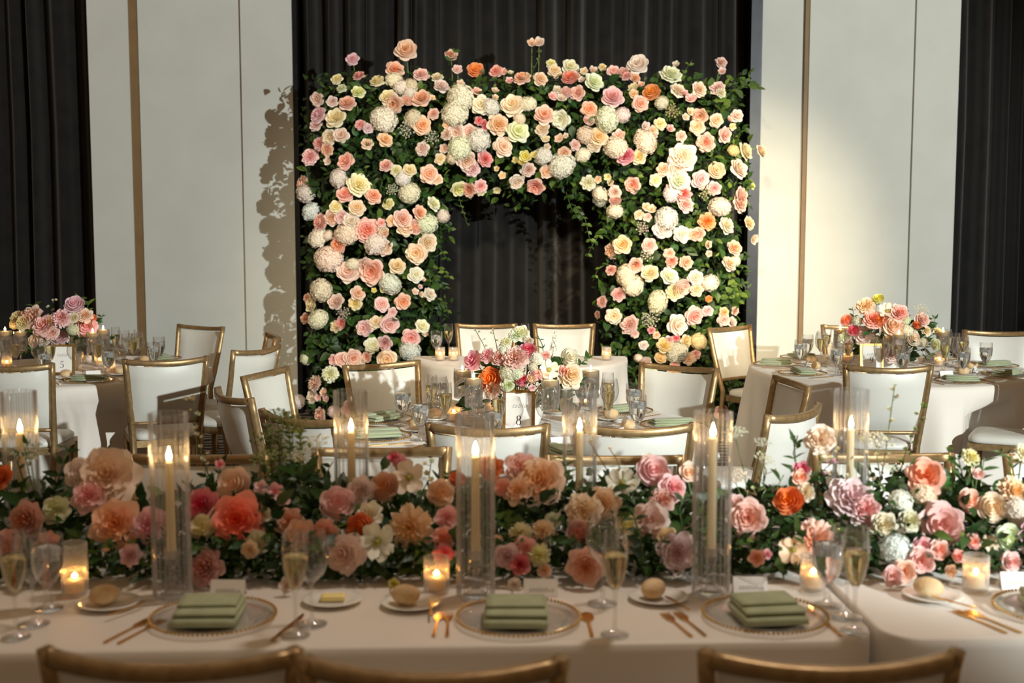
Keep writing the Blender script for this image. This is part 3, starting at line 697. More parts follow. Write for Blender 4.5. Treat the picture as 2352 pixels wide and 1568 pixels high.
for px, py, w_ in ((1031, 823, 'beside two votives'), (1206, 823, 'between the two chairs')):
    thing('champagne_flute', 'tall flute of champagne on the small arch table ' + w_, 'glass', q(px, py), 0, G_FLUTE, 'flutes on the small table')
thing('water_goblet', 'iced water goblet on the small table under the arch', 'glass', q(1003, 821), 0, G_WATER)

# ---- long table place settings
PL = {'Z': 'at the setting before the salmon garden rose', 'A': 'at the setting before the coral peony', 'B': 'at the setting before the cream carnations',
      'C': 'at the setting before the orange ranunculus', 'D': 'on the long table beyond the cloth gap'}
LT = ' on the long table '
OBR = {'place_card': (.050, ZT + .05), 'bread_plate': (.081, ZT + .06), 'charger_plate': (.161, ZT + .05), 'champagne_flute': (.036, ZT + .27), 'wine_glass': (.048, ZT + .25), 'water_goblet': (.044, ZT + .21), 'butter_plate': (.081, ZT + .03)}
def put(name, what, cat, key, px, py, rz, parts, dz=0.0, grp=None):
    p = atz(px, py, TZ)
    if name in OBR: OBS[0].append((p.x, p.y) + OBR[name])
    thing(name, what + ' ' + PL[key], cat, (p.x, p.y, ZT + dz), rz, parts, grp)
for key, px, py, hk in (('A', 490, 1424, .03), ('B', 1190, 1426, -.02), ('C', 1757, 1420, .12), ('D', 2428, 1406, .0), ('Z', -160, 1425, 0)):
    put('charger_plate', 'clear glass charger with gold beaded rim', 'plate', key, px, py, 0, CHARGER)
    put('napkin', 'thick folded sage green napkin on the charger', 'napkin', key, px - 4, py - 4, hk, NAPKIN_B, .0085)
for key, px, py in (('A', 525, 1368), ('B', 1242, 1366), ('C', 1722, 1361), ('D', 2335, 1350)):
    put('place_card', 'white tent place card', 'card', key, px, py, R(-2), CARD)
for key, px, py in (('A', 252, 1392), ('B', 945, 1392), ('C', 1512, 1378), ('D', 2142, 1374)):
    put('bread_plate', 'small white bread plate holding a roll', 'plate', key, px, py, 0, BPLATE)
    put('bread_roll', 'crusty bread roll on a white plate', 'bread', key, px - 12, py + 2, R(8) + px, ROLL, .0062)
put('butter_plate', 'small white plate with a slab of butter', 'plate', 'A', 764, 1384, 0, BPLATE)
def butterf(b): slab(b, .062, .038, .016)
put('butter_slab', 'pale yellow butter slab on a small plate', 'butter', 'A', 765, 1384, R(4), mk(butterf, 'butter', 'butter'), .0062)
for key, px, py, rz in (('A', 240, 1478, -18), ('A', 272, 1480, -18), ('B', 996, 1464, -1), ('B', 1027, 1464, 2), ('C', 1588, 1464, 14), ('C', 1620, 1462, 14), ('D', 2312, 1456, 20), ('D', 2345, 1455, 22)):
    put('fork', ('inner' if px in (272, 1027, 1620, 2345) else 'outer') + ' gold fork', 'fork', key, px, py, R(rz), FORK, 0, 'forks ' + PL[key])
for key, px, py, rz in (('A', 624, 1474, -12), ('C', 1932, 1462, 8)):
    put('knife', 'gold knife beside the charger', 'knife', key, px, py, R(rz), KNIFE)
for key, px, py, rz in (('A', 292, 1398, -30), ('B', 990, 1398, 4), ('C', 1556, 1386, 22), ('D', 2192, 1384, 40)):
    p = atz(px, py, TZ + .0155); o = thing('butter_knife', 'gold butter knife lying on the bread plate ' + PL[key], 'knife', (p.x, p.y, p.z - .03 * 0 ), R(rz), KNIFE); o.scale = (.6, .6, .8); o.location = o.location - rot3((0, .06, 0), R(rz))
put('spoon', 'gold spoon beside the charger', 'spoon', 'B', 1360, 1464, R(1), SPOON)
for key, px, py, what in (('Z', 38, 1466, 'f'), ('Z', 78, 1436, 'w'), ('Z', 112, 1400, 'g'), ('A', 680, 1462, 'f'), ('A', 716, 1436, 'w'), ('B', 1412, 1460, 'f'), ('B', 1384, 1388, 'w'), ('C', 1962, 1452, 'f'), ('C', 1944, 1420, 'w'), ('C', 1900, 1392, 'g')):
    nm, mesh, txt = {'f': ('champagne_flute', G_FLUTE, 'flute of pale champagne'), 'w': ('wine_glass', G_WINE, 'empty clear wine glass'), 'g': ('water_goblet', G_WATER, 'stemmed goblet of iced water')}[what]
    put(nm, txt, 'glass', key, px, py, 0, mesh)
# ================================================================== flowers
def petal(b, ang, hw, rb, L, th0, th1, z0, tint, ruf=0.0, tip=0.0, nu=5, nv=5, rnd=random, shape=1.0):
    pts = []; ph = rnd.uniform(0, 6.28); r, z = rb, z0; prof = []
    for j in range(nv):
        v = j / (nv - 1); prof.append((r, z)); th = R(th0 + (th1 - th0) * v ** 1.3)
        r += L / (nv - 1) * math.sin(th); z += L / (nv - 1) * math.cos(th)
    for j in range(nv):
        v = j / (nv - 1)
        for i in range(nu):
            u = -1 + 2 * i / (nu - 1)
            ve = v * (1 - .20 * shape * u * u) + tip * v ** 3 * (1 - abs(u)) ** 2
            k = ve * (nv - 1); k0 = min(nv - 2, int(k)); f = k - k0
            rr = prof[k0][0] + (prof[k0 + 1][0] - prof[k0][0]) * f; zz = prof[k0][1] + (prof[k0 + 1][1] - prof[k0][1]) * f
            w = hw * (.55 + .45 * math.sin(PI * min(1.0, .15 + .7 * v)))
            if ruf: zz += ruf * v * v * math.sin(4.2 * u + ph); rr += ruf * .7 * v * v * math.cos(5.1 * u + ph * 1.7)
            a = ang + u * w; pts.append((rr * math.cos(a), rr * math.sin(a), zz))
    b.grid(pts, nu, nv, tint=[tint] * len(pts))
lerp = lambda a, b, t: a + (b - a) * t
def rings(b, spec, rnd, sc=1.0):
    a0 = 0.0; n = len(spec); b.ball((0, 0, .10 * sc), .13 * sc, 8, 6, 1.3, tint=1.0)
    for k, (cnt, hw, rb, L, th0, th1, z0, ruf, tip) in enumerate(spec):
        a0 += rnd.uniform(.4, .9)
        for i in range(cnt):
            petal(b, a0 + 2 * PI * i / cnt + rnd.uniform(-.12, .12), hw, rb * sc, L * sc * rnd.uniform(.93, 1.06), th0 + rnd.uniform(-4, 4), th1 + rnd.uniform(-9, 9), z0 * sc + .015 * (i % 2), (1 - k / (n - 1)) ** 1.2, ruf, tip, rnd=rnd, nu=7 if cnt < 8 else 5, nv=6)
def f_rose(seed, opn=1.0):
    def f(b):
        rnd = random.Random(seed); o = opn
        rings(b, [(3, 1.5, .01, .50, 16, -6, .16, .01, 0), (4, 1.15, .03, .58, 40 * o, -4, .08, .012, .05), (5, .95, .05, .70, 60 * o, 8 * o, 0, .015, .05),
                  (5, .92, .06, .82, 72 * o, 26 * o, -.05, .02, .04), (6, .86, .07, .92, 79 * o, 50 * o, -.09, .025, .06), (5, .84, .07, .92, 88 * o, 96 * o, -.12, .035, .08)], rnd, .98 / max(.75, o))
    return f
def f_bud(seed, opn=.7):
    def f(b):
        rnd = random.Random(seed); o = opn
        rings(b, [(3, 1.5, .01, .6, 18, -8, .16, .01, 0), (4, 1.1, .05, .8, 56 * o, -8, .04, .01, .05), (5, .9, .07, 1.0, 82 * o, 6, -.05, .015, .05), (5, .8, .08, 1.12, 96 * o, 40 * o, -.1, .02, .1)], rnd, .95)
    return f
def f_peony(seed, ruf=.05):
    def f(b):
        rnd = random.Random(seed)
        rings(b, [(4, 1.1, .02, .52, 18, 6, .14, ruf, 0), (6, .72, .08, .56, 34, 10, .10, ruf * 1.2, 0), (7, .62, .12, .66, 52, 14, .04, ruf * 1.2, 0), (8, .58, .12, .80, 66, 26, -.02, ruf, 0),
                  (8, .60, .10, .95, 78, 44, -.08, ruf, 0), (7, .66, .10, 1.02, 90, 70, -.12, ruf, .03)], rnd)
    return f
def f_carn(seed):
    def f(b):
        rnd = random.Random(seed); r = .085
        rings(b, [(6, .7, .02, .62, 14, 18, .12, r, 0), (9, .45, .06, .68, 28, 34, .08, r * 1.2, 0), (11, .38, .08, .76, 46, 48, .02, r * 1.2, 0), (13, .34, .08, .86, 64, 66, -.04, r * 1.2, 0), (14, .32, .08, .92, 82, 86, -.08, r, 0)], rnd)
    return f
def f_ranunc(seed):
    def f(b):
        rnd = random.Random(seed)
        rings(b, [(4, 1.3, .01, .30, 40, -30, .42, .008, 0), (5, 1.0, .03, .52, 62, -28, .30, .008, 0), (6, .85, .04, .74, 82, -26, .20, .01, 0), (7, .75, .05, .95, 98, -24, .12, .012, 0), (7, .72, .06, 1.15, 108, -16, .06, .015, 0), (6, .74, .07, 1.2, 112, 10, .02, .02, 0)], rnd, 1.12)
    return f
def f_anemone(seed):
    def f(b):
        rnd = random.Random(seed)
        for i in range(9): petal(b, i * 2 * PI / 9 * 1.0 + (i % 2) * .2, .50, .06, .98, lerp(84, 62, i % 2), lerp(66, 40, rnd.random()), -.02 * (i % 2), 0, .04, 0, rnd=rnd)
    return f
def f_anheart(b):
    b.ball((0, 0, .12), .15, 10, 6, .8, tint=.5)
    for i in range(26):
        a = i * 2.4; r = .16 + .12 * ((i * 7) % 5) / 5; p = (r * math.cos(a), r * math.sin(a), .20); b.tube([(0, 0, .08), p], .012, 4); b.ball(p, .03, 5, 3)
def f_hydr(seed, n=170):
    def f(b):
        rnd = random.Random(seed); b.ball((0, 0, 0), .82, 14, 9, .82)
        for i in range(n):
            z = 1 - 1.35 * (i + .5) / n; a = i * 2.39996; s = math.sqrt(max(0, 1 - z * z)); nrm = Vector((s * math.cos(a), s * math.sin(a), z)); c = Vector((nrm.x, nrm.y, nrm.z * .82)) * rnd.uniform(.86, 1.02)
            nrm = (nrm + Vector((rnd.uniform(-.34, .34), rnd.uniform(-.34, .34), rnd.uniform(-.34, .34)))).normalized()
            e1 = nrm.orthogonal().normalized(); e2 = nrm.cross(e1); sp = rnd.uniform(0, 1.57); q = .175 * rnd.uniform(.8, 1.2); t = rnd.uniform(0, .8)
            for k in range(4):
                d = e1 * math.cos(sp + k * PI / 2) + e2 * math.sin(sp + k * PI / 2); s2 = nrm.cross(d); lift = nrm * q * .28
                b.add([c - nrm * .02, c + d * q * .6 - s2 * q * .42 + lift, c + d * q * 1.05 + lift * .6, c + d * q * .6 + s2 * q * .42 + lift], [(0, 1, 2, 3)], [t * .5 + .4, t * .3, t * .3, t * .3])
    return f
def f_spike(seed):
    def f(b):     # a spire of little cupped blossoms, unit radius at the foot, 4.5 tall
        rnd = random.Random(seed)
        b.tube([(0, 0, -.6), (.1, 0, 2), (0, .1, 4.4)], [.08, .07, .04], 5)
        for i in range(34):
            z = .1 + 4.3 * i / 33; r = lerp(.75, .12, (i / 33) ** .8); a = i * 2.4; c = Vector((r * math.cos(a) * .7, r * math.sin(a) * .7, z)); q = lerp(.46, .12, i / 33)
            for k in range(5):
                an = k * 1.2566 + rnd.uniform(-.2, .2); d = Vector((math.cos(a), math.sin(a), .3)).normalized(); e1 = d.orthogonal().normalized(); e2 = d.cross(e1)
                o = e1 * math.cos(an) + e2 * math.sin(an); s2 = d.cross(o)
                b.add([c, c + o * q * .6 - s2 * q * .4 + d * q * .4, c + o * q + d * q * .35, c + o * q * .6 + s2 * q * .4 + d * q * .4], [(0, 1, 2, 3)], [.6, .1, 0, .1])
    return f
def f_umbel(seed, n=26):
    def f(b):
        rnd = random.Random(seed)
        for i in range(n):
            r = math.sqrt((i + .5) / n); a = i * 2.4; p = Vector((r * math.cos(a), r * math.sin(a), .55 - .25 * r * r + rnd.uniform(-.05, .05)))
            b.tube([(0, 0, -.35), (p.x * .6, p.y * .6, .2), p], .014, 3, cap=False)
            for k in range(6): b.ball(p + Vector((rnd.uniform(-.12, .12), rnd.uniform(-.12, .12), rnd.uniform(-.03, .06))), .05 * rnd.uniform(.7, 1.2), 5, 3)
    return f
FL = {}
def reg(k, name, fns, mat): FL[k] = (name, [mk(fn, name + '_mesh', mat) for fn in fns])
reg('r', 'rose', [f_rose(s, o) for s, o in ((1, 1.0), (2, .92), (3, .84), (4, 1.04))], 'petal')
reg('b', 'spray_rose', [f_bud(11), f_bud(12, .85)], 'petal')
reg('p', 'garden_rose', [f_peony(21), f_peony(22, .075), f_peony(23, .04)], 'petal')
reg('c', 'carnation', [f_carn(31), f_carn(32)], 'petal')
reg('n', 'ranunculus', [f_ranunc(41), f_ranunc(42)], 'petal')
reg('a', 'anemone', [f_anemone(51), f_anemone(52)], 'petal')
reg('h', 'hydrangea', [f_hydr(61), f_hydr(62), f_hydr(63, 150)], 'floret')
reg('s', 'delphinium_spire', [f_spike(71)], 'floret')
reg('u', 'lace_umbel', [f_umbel(81), f_umbel(82, 20)], 'floret')
HEART = mk(f_anheart, 'anemone_heart', 'stamen')
PAL = {'W': (246, 240, 222), 'C': (242, 226, 188), 'Y': (226, 218, 140), 'P': (240, 186, 190), 'B': (242, 204, 198), 'S': (246, 184, 164), 'A': (244, 216, 188), 'O': (238, 138, 82), 'K': (248, 174, 162),
       'E': (138, 152, 92), 'L': (222, 186, 196), 'D': (218, 112, 126), 'M': (216, 160, 148), 'G': (214, 212, 180), 'I': (224, 228, 228)}
def leaf_shape(b, L=1.0, W=.42, bend=.25, fold=.12, tint=0.0, X0=None, c=(0, 0, 0), q=None):
    pts = []
    for j in range(5):
        t = j / 4; w = W * math.sin(PI * (t ** .8)) * .5 + (0 if j in (0, 4) else .01); z = bend * t * t * -L
        for u in (-1, 0, 1):
            p = Vector((u * w * L, t * L, z + abs(u) * fold * w * L * 2))
            if q is not None: p = q @ p
            pts.append((p[0] + c[0], p[1] + c[1], p[2] + c[2]))
    b.grid(pts, 3, 5, tint=[tint] * 15)
LEAF = [mk(lambda b: leaf_shape(b, 1, .62, .22), 'round_leaf', 'leaf'), mk(lambda b: leaf_shape(b, 1, .42, .3), 'oval_leaf', 'leaf'), mk(lambda b: leaf_shape(b, 1, .24, .4, .06), 'narrow_leaf', 'leaf')]
GREENS = [(44, 68, 34), (58, 88, 42), (72, 104, 50), (96, 124, 56), (124, 146, 64), (40, 62, 44)]
PAL = {k: tuple(v_ * (1 - f_) + w_ * f_ for v_, w_ in zip(v, (244, 238, 228))) for k, v in PAL.items() for f_ in [.15 if k in 'OKYE' else .46 if k in 'PSB' else .38]}
def jit(c, rnd, s=10): return lin(*[max(0, min(255, v + rnd.uniform(-s, s))) for v in c])
def bloom(parent, base, kind, col, p, rad, nrm, rnd, fade=0.0):
    nm, ms = FL[kind]; q = Vector(nrm).normalized().to_track_quat('Z', 'Y') @ Quaternion((0, 0, 1), rnd.uniform(0, 6.28))
    o = ob(nm, rnd.choice(ms), parent, Vector(p) - base, q, (rad, rad * rnd.uniform(.78, 1.0), rad * rnd.uniform(.85, 1.05)) if kind == 'h' else rad, jit([v * (1 - fade) + w_ * fade for v, w_ in zip(PAL[col], (248, 236, 216))], rnd, 7))
    if kind == 'a': ob('heart', HEART, o)
    return o
def leaf_q(d, rnd):
    # leaf length along d, faces loosely outward
    d = Vector(d).normalized(); up = Vector((rnd.uniform(-.6, .6), rnd.uniform(-1, -.2), rnd.uniform(0, 1))); x = d.cross(up)
    if x.length < 1e-3: x = Vector((1, 0, 0))
    x.normalize(); z = x.cross(d); return Matrix((x, d, z)).transposed().to_quaternion()
def leaves(parent, base, spots, rnd, limit=300, dark=0.0):
    """spots: (pos, dir, length, shape, tint). The longest become objects, the others one mass."""
    spots = sorted(spots, key=lambda s: -s[2])
    for p, d, L, sh, t in spots[:limit]:
        g = GREENS[min(5, int(t * 4.99))]
        ob('leaf', LEAF[sh], parent, Vector(p) - base, leaf_q(d, rnd), L, jit(g, rnd, 8))
    if len(spots) > limit:
        b = MB()
        for p, d, L, sh, t in spots[limit:]: leaf_shape(b, L, (.62, .42, .24)[sh], (.22, .3, .4)[sh], .1, max(.02, t), c=Vector(p) - base, q=leaf_q(d, rnd))
        o = ob('small_leaves', b.mesh('small_leaves', 'foliage'), parent); o['kind'] = 'stuff'
def vine(parent, base, path, rnd, L=.05, tint=.6, step=.045, sp=None, shape=0):
    """a thin stem with leaves in pairs along it"""
    P = [Vector(p) for p in path]; b = MB(); b.tube([p - base for p in P], .0022, 4); ob('stem', b.mesh('stem', 'stem'), parent)
    out = [] if sp is None else sp
    for a, c in zip(P, P[1:]):
        n = max(1, int((c - a).length / step))
        for i in range(n):
            p = a.lerp(c, (i + .5) / n); t = (c - a).normalized()
            for s in (-1, 1): out.append((p, t * .5 + Vector((s * rnd.uniform(.4, 1), rnd.uniform(-.6, .2), rnd.uniform(-.2, .5))), L * rnd.uniform(.7, 1.15), shape, min(.99, max(0, tint + rnd.uniform(-.2, .2)))))
    return out

# ------------------------------------------------------------------ the arch
AX0, AX1, AZ1 = aty(705, 500, 10.3).x, aty(1712, 500, 10.3).x, aty(1200, 172, 10.3).z
IX0, IX1, IZ1 = aty(1012, 600, 10.3).x, aty(1392, 600, 10.3).x, aty(1200, 448, 10.3).z
AY = 10.62
def a_in(x, z):
    do = min(x - AX0, AX1 - x, AZ1 - z)
    if z < IZ1 and IX0 < x < IX1: return -min(x - IX0, IX1 - x, IZ1 - z)
    dx = max(IX0 - x, 0, x - IX1); dz = max(z - IZ1, 0); return min(do, math.hypot(dx, dz))
def a_front(x, z):
    d = max(0.0, min(1.0, (a_in(x, z) + .06) / .5)); return AY - .10 - .36 * math.sqrt(1 - (1 - d) ** 2)
def a_norm(x, z):
    e = .05; n = Vector((a_front(x + e, z) - a_front(x - e, z), -2 * e, a_front(x, z + e) - a_front(x, z - e)))
    n.x *= -1; n.z *= -1; n = Vector((-n.x, n.y, -n.z)); n = n.normalized(); return Vector((-n.x if False else n.x, n.y, n.z))
rnd = random.Random(77)
ABASE = Vector((.1, AY, 0))
arch = tag(ob('flower_arch', None, None, ABASE), 'large square arch packed with white, blush and peach roses before the curtain', 'flower arch')
def backing(b):
    for x0, x1, z0, z1 in ((AX0 + .08, IX0 - .06, 0, AZ1 - .08), (IX1 + .06, AX1 - .08, 0, AZ1 - .08), (IX0 - .06, IX1 + .06, IZ1 + .08, AZ1 - .08)):
        b.box(((x0 + x1) / 2 - ABASE.x, .05, (z0 + z1) / 2), (x1 - x0, .16, z1 - z0))
ob('backing_frame', mk(backing, 'backing_frame', 'moss', False), arch)
sp = []
while len(sp) < 6800:
    x, z = rnd.uniform(AX0 - .08, AX1 + .08), rnd.uniform(0, AZ1 + .08); d = a_in(x, z)
    if d < -.07 + .1 * rnd.random() - .05 * math.sin(9 * x + 7 * z): continue
    y = a_front(x, z) + rnd.uniform(.02, .2) ; ed = d < .1
    dr = Vector((rnd.uniform(-1, 1), rnd.uniform(-1.0, .3), rnd.uniform(-1, .8)))
    big = rnd.random(); right = (x - AX0) / (AX1 - AX0)
    t = min(.99, max(0, rnd.gauss(.30 + .20 * right, .2)))
    sp.append(((x, y, z), dr, rnd.uniform(.045, .075) if big < .8 else rnd.uniform(.08, .115), 0 if big > .8 or rnd.random() < .4 else (1 if rnd.random() < .7 else 2), t))
# loose sprigs round the outline
for pts, L, t in (
    ([(1640, 240), (1672, 215), (1700, 200), (1748, 204)], .06, .55), ([(1560, 190), (1575, 160), (1590, 138)], .045, .75), ([(1655, 230), (1662, 200), (1720, 182)], .05, .5),
    ([(1320, 470), (1345, 505), (1352, 540), (1360, 560)], .05, .6), ([(1300, 440), (1312, 478), (1330, 500)], .06, .4), ([(1390, 520), (1362, 560), (1348, 590)], .045, .65), ([(1400, 600), (1372, 620), (1362, 645)], .045, .75),
    ([(985, 610), (1015, 618), (1038, 640)], .06, .75), ([(990, 560), (1012, 572), (1030, 600)], .05, .6), ([(1000, 680), (1025, 700), (1030, 725)], .045, .6), ([(1000, 500), (1030, 520), (1040, 530)], .05, .65), ([(1050, 440), (1062, 480), (1075, 520)], .03, .6),
    ([(720, 790), (705, 800), (700, 815)], .05, .4), ([(740, 780), (718, 765), (716, 790)], .08, .35), ([(1700, 330), (1722, 420), (1726, 436)], .04, .8), ([(1690, 640), (1700, 665), (1696, 700)], .07, .85), ([(1670, 620), (1686, 650), (1690, 690)], .07, .85), ([(1030, 150), (1036, 128), (1052, 112)], .05, .6),
    ([(1215, 180), (1240, 130), (1236, 112)], .03, .45), ([(712, 430), (700, 380), (694, 350)], .05, .5), ([(735, 560), (705, 545), (690, 541)], .03, .6), ([(960, 480), (992, 520), (1012, 560)], .05, .5)):
    yb = AY - .25; path = []
    for (a, b_) in pts: path.append(aty(a, b_, yb))
    vine(arch, ABASE, path, rnd, L, t, .05, sp)
leaves(arch, ABASE, sp, rnd, 290)
def tile(ox, oy, sc, rows): return [(ox + x / sc, oy + y / sc, r / sc, k, c) for (x, y, r, k, c) in rows]
def T(s):
    out = []
    for w in s.split():
        a = w.split(','); out.append((int(a[0]), int(a[1]), int(a[2]), a[3][0], a[3][1]))
    return out
BL = tile(670, 60, 3.92, T('''548,300,55,rP 1030,222,85,rS 1435,270,50,bM 408,480,48,rC 605,450,50,rM 770,498,65,rC 925,400,65,rS 925,490,70,hW 1165,440,60,pB 985,550,60,hW 1075,540,60,hG 1350,545,65,rL 1310,465,45,rB
1490,395,40,bB 1655,400,55,nO 1840,410,55,rM 1910,415,30,bB 1970,430,28,bB 1960,500,35,bB 2070,470,70,rS 1520,520,32,bB 230,660,60,rP 365,680,40,rL 500,700,65,rM 600,600,55,rC 450,560,45,rG 870,650,60,rC 920,700,75,rM
1170,660,70,rS 1040,670,40,nM 1265,650,28,bC 1060,600,50,hB 1520,650,105,hW 1470,790,105,hW 1665,595,40,bP 1830,590,32,bB 1705,710,75,rW 1790,730,70,hW 1830,650,30,bC 1990,715,95,rW 2110,700,60,hW 240,800,75,rP 220,890,55,rP
400,835,75,rC 830,840,105,hW 1275,790,45,pL 1170,895,80,rS 1090,830,70,hG 1050,930,70,uG 620,890,45,rM 685,920,45,rL 340,1000,60,rC 445,985,60,rL 680,1060,55,rC 840,1025,65,rS 1175,1105,62,rB 1260,1010,60,uG 1410,880,45,rS
1485,955,65,rW 1395,975,45,pL 1605,950,60,rB 1690,855,36,bD 1730,880,34,bD 1745,920,30,bD 1860,890,80,pS 2030,950,95,rW 1680,1020,95,hI 1510,1100,95,hW 1900,1090,85,rW 1380,1100,40,bP 1335,1195,48,rC 1570,1210,70,rP 1440,1190,45,hG
1740,1195,60,pD 1620,1280,60,pL 320,1110,55,pB 165,1180,65,pB 330,1215,35,bB 490,1220,75,rP 250,1060,50,pM 850,1260,48,rS 1060,1300,55,rC 1000,1370,60,hI 1235,1330,80,rP 1310,1380,45,rC 940,1300,45,pG 420,1370,75,hI 600,1430,90,pW
100,1420,70,rB 130,1510,80,hI 480,1520,70,rS 735,1530,70,rS 1060,1500,85,hW 910,1480,50,uG 1500,1460,60,rC 1600,1470,55,rM 1700,1440,50,pB 1850,1285,25,bC 1895,1345,30,bC 1850,1470,32,bC 2025,1400,65,rW 2100,1170,45,bY 2080,1230,40,bY
2020,1210,30,bY 2120,1300,50,pL 2050,830,50,hW 1530,590,60,hG 1700,1480,40,pC'''))
BL += tile(1200, 60, 3.921, T('''85,160,40,bB 150,150,42,bB 260,340,45,rC 290,405,60,rB 430,370,65,rW 430,470,55,nD 470,450,50,pP 555,410,32,bB 630,405,38,bB 720,370,35,rC 535,490,30,bB 640,510,70,rW 820,410,55,rB 910,425,40,nM 940,450,40,pL
1040,350,80,rW 1015,470,40,rM 1335,440,80,pW 1385,350,30,bW 1790,330,50,rP 1795,415,35,bB 160,480,65,rS 15,470,50,rS 50,700,65,hW 270,635,38,bB 310,580,38,bB 350,655,40,bB 390,600,40,nM 500,605,55,rS 810,650,80,rP 1000,560,42,bC
1070,540,35,bB 1000,615,42,bC 1165,605,60,nO 1400,580,60,pW 1455,610,35,bP 1520,660,45,bB 1590,570,60,pC 1755,560,55,pP 1790,600,40,pG 195,805,78,rP 345,840,75,rW 600,750,72,rS 570,850,36,bB 620,870,36,bB 180,930,60,rB 760,840,100,hW
900,800,60,hW 1255,690,55,hG 1060,700,70,rS 1350,760,60,uY 1510,775,35,bB 1470,820,30,bB 1600,810,60,rM 1575,910,65,rC 1745,850,60,rS 1860,845,30,bB 1885,905,32,bC 1930,810,50,rB 1820,980,65,rP 1430,990,50,rB 1100,905,42,bB 1175,940,42,bP
1240,880,55,rC 1170,985,40,bP 1325,930,38,bP 1650,1050,70,pS 1105,1040,100,hW 680,1000,80,rA 650,1080,60,rB 570,980,70,hG 870,990,50,bP 840,1090,90,hW 475,1070,48,rL 205,1020,35,bC 335,1015,38,bC 390,990,25,bC 220,1090,30,bC 375,1145,55,rS
185,1170,70,hI 545,1160,60,hW 355,1250,105,hW 935,1170,70,pD 1050,1180,55,rC 1440,1180,105,pW 1400,1270,70,rW 2000,1130,70,rC 1900,1120,50,hY 2145,1130,55,rC 1940,1290,80,rW 1270,1290,60,rP 1745,1300,58,nP 1200,1385,55,rC 1410,1390,95,pW
1600,1380,70,rB 60,1290,50,pL 215,1310,55,rP 45,1180,35,bY 110,1160,30,bY 680,1380,32,bC 770,1360,32,bC 795,1410,28,bC 995,1430,62,rS 120,1440,70,rS 590,1410,55,pW 700,1510,65,hW 830,1490,45,pB 1320,1460,32,bB 1450,1510,60,pD 1725,1460,50,pL
1340,1510,65,hI 1640,1490,60,uY 1960,1530,65,rP 2060,1440,30,bY'''))
BL += tile(670, 400, 2.702, T('''405,210,50,rC 600,185,35,rC 880,185,38,pW 275,205,40,rC 120,232,50,hI 790,240,38,rS 940,260,35,hI 180,300,55,rS 310,265,40,rP 370,295,45,rB 250,270,40,pM 685,280,48,rB 705,335,50,rC 765,330,35,nS 835,310,60,hW
880,280,18,bP 620,290,30,rC 465,350,65,pS 555,305,28,bB 565,350,30,bB 580,370,28,bB 340,370,65,hW 165,395,55,hW 225,380,30,hW 290,435,52,rS 520,430,65,hI 580,460,45,rC 840,425,48,rC 775,490,60,rW 230,525,75,hW 200,545,50,hW 380,560,38,hW 350,610,62,rP
500,605,65,rS 455,570,45,rM 655,572,48,rC 770,625,42,rW 610,680,60,hI 625,700,45,rL 815,655,15,bB 765,730,20,bB 800,745,18,bB 795,700,15,bB 855,745,38,rB 185,720,60,hC 410,740,40,rS 570,720,22,bY 510,722,15,bY 690,790,48,rS 280,795,42,rL
560,808,45,rB 125,810,40,rC 100,770,25,pB 395,800,38,pC 165,900,55,hW 90,895,28,rM 320,865,35,uC 625,855,25,rB 605,930,55,rP 525,920,38,rC 455,955,48,rB 280,945,35,rC 315,925,35,bD 740,1015,48,rP 810,945,42,rW 830,985,20,bB 580,1045,38,rL
500,1060,40,pW 735,1095,55,hI 895,1045,25,rS 380,1140,48,rS 310,1150,45,rB 265,1150,30,rP 465,1135,30,rB 440,1160,22,bB 590,1150,60,rC 240,1240,48,cW 150,1300,48,cP 205,1355,26,bP 222,1385,26,bP 130,1380,40,rW 165,1385,20,bB 180,1495,45,rP 90,1140,35,hW 40,1410,40,hI'''))
BL += tile(1320, 400, 3.409, T('''205,190,58,hI 315,150,40,pW 315,290,55,hW 320,210,35,nM 500,315,35,bB 555,260,32,bB 605,280,35,bB 570,335,30,bB 720,350,80,hI 690,430,60,rW 840,470,65,rW 930,470,45,rC 965,470,48,rS 1035,370,55,pO 1190,400,65,rW 1135,255,75,hW
1290,230,60,pP 1365,385,45,pC 1395,505,38,bC 870,240,55,pB 520,430,50,uG 375,555,58,rC 585,560,58,rP 290,600,50,pM 285,750,35,pM 480,710,48,rP 590,780,55,rB 570,640,50,uG 400,790,75,hC 460,870,70,hW 740,800,62,rW 830,890,55,nP 780,920,55,pC
950,810,58,rW 955,905,52,rB 740,620,40,rB 760,680,40,pM 870,690,50,rM 1040,550,28,bB 1050,625,25,bB 1250,580,52,rS 1210,700,58,rC 1260,680,38,hW 1060,850,60,hW 1050,975,20,nO 650,1000,80,hG 935,1110,70,rS 215,1000,40,pL 345,940,46,pM 305,1110,58,rW
430,1180,62,pL 470,1250,28,rB 590,1130,60,uG 800,1180,72,rW 1040,1070,42,rL 1170,1080,40,rS 1255,1070,32,rS 1165,1140,42,rB 1230,1160,42,rB 600,1220,30,rD 640,1260,28,rP 870,1305,42,rC 795,1280,30,rD 705,1345,52,rC 800,1390,80,hI 670,1440,35,nC
895,1445,48,rC 740,1300,30,rB 950,1410,35,rP 970,1310,55,hC 540,1340,35,rL 550,1480,40,nM 500,1440,30,hW 180,1100,25,pM'''))
cnt = {}
stb = MB()
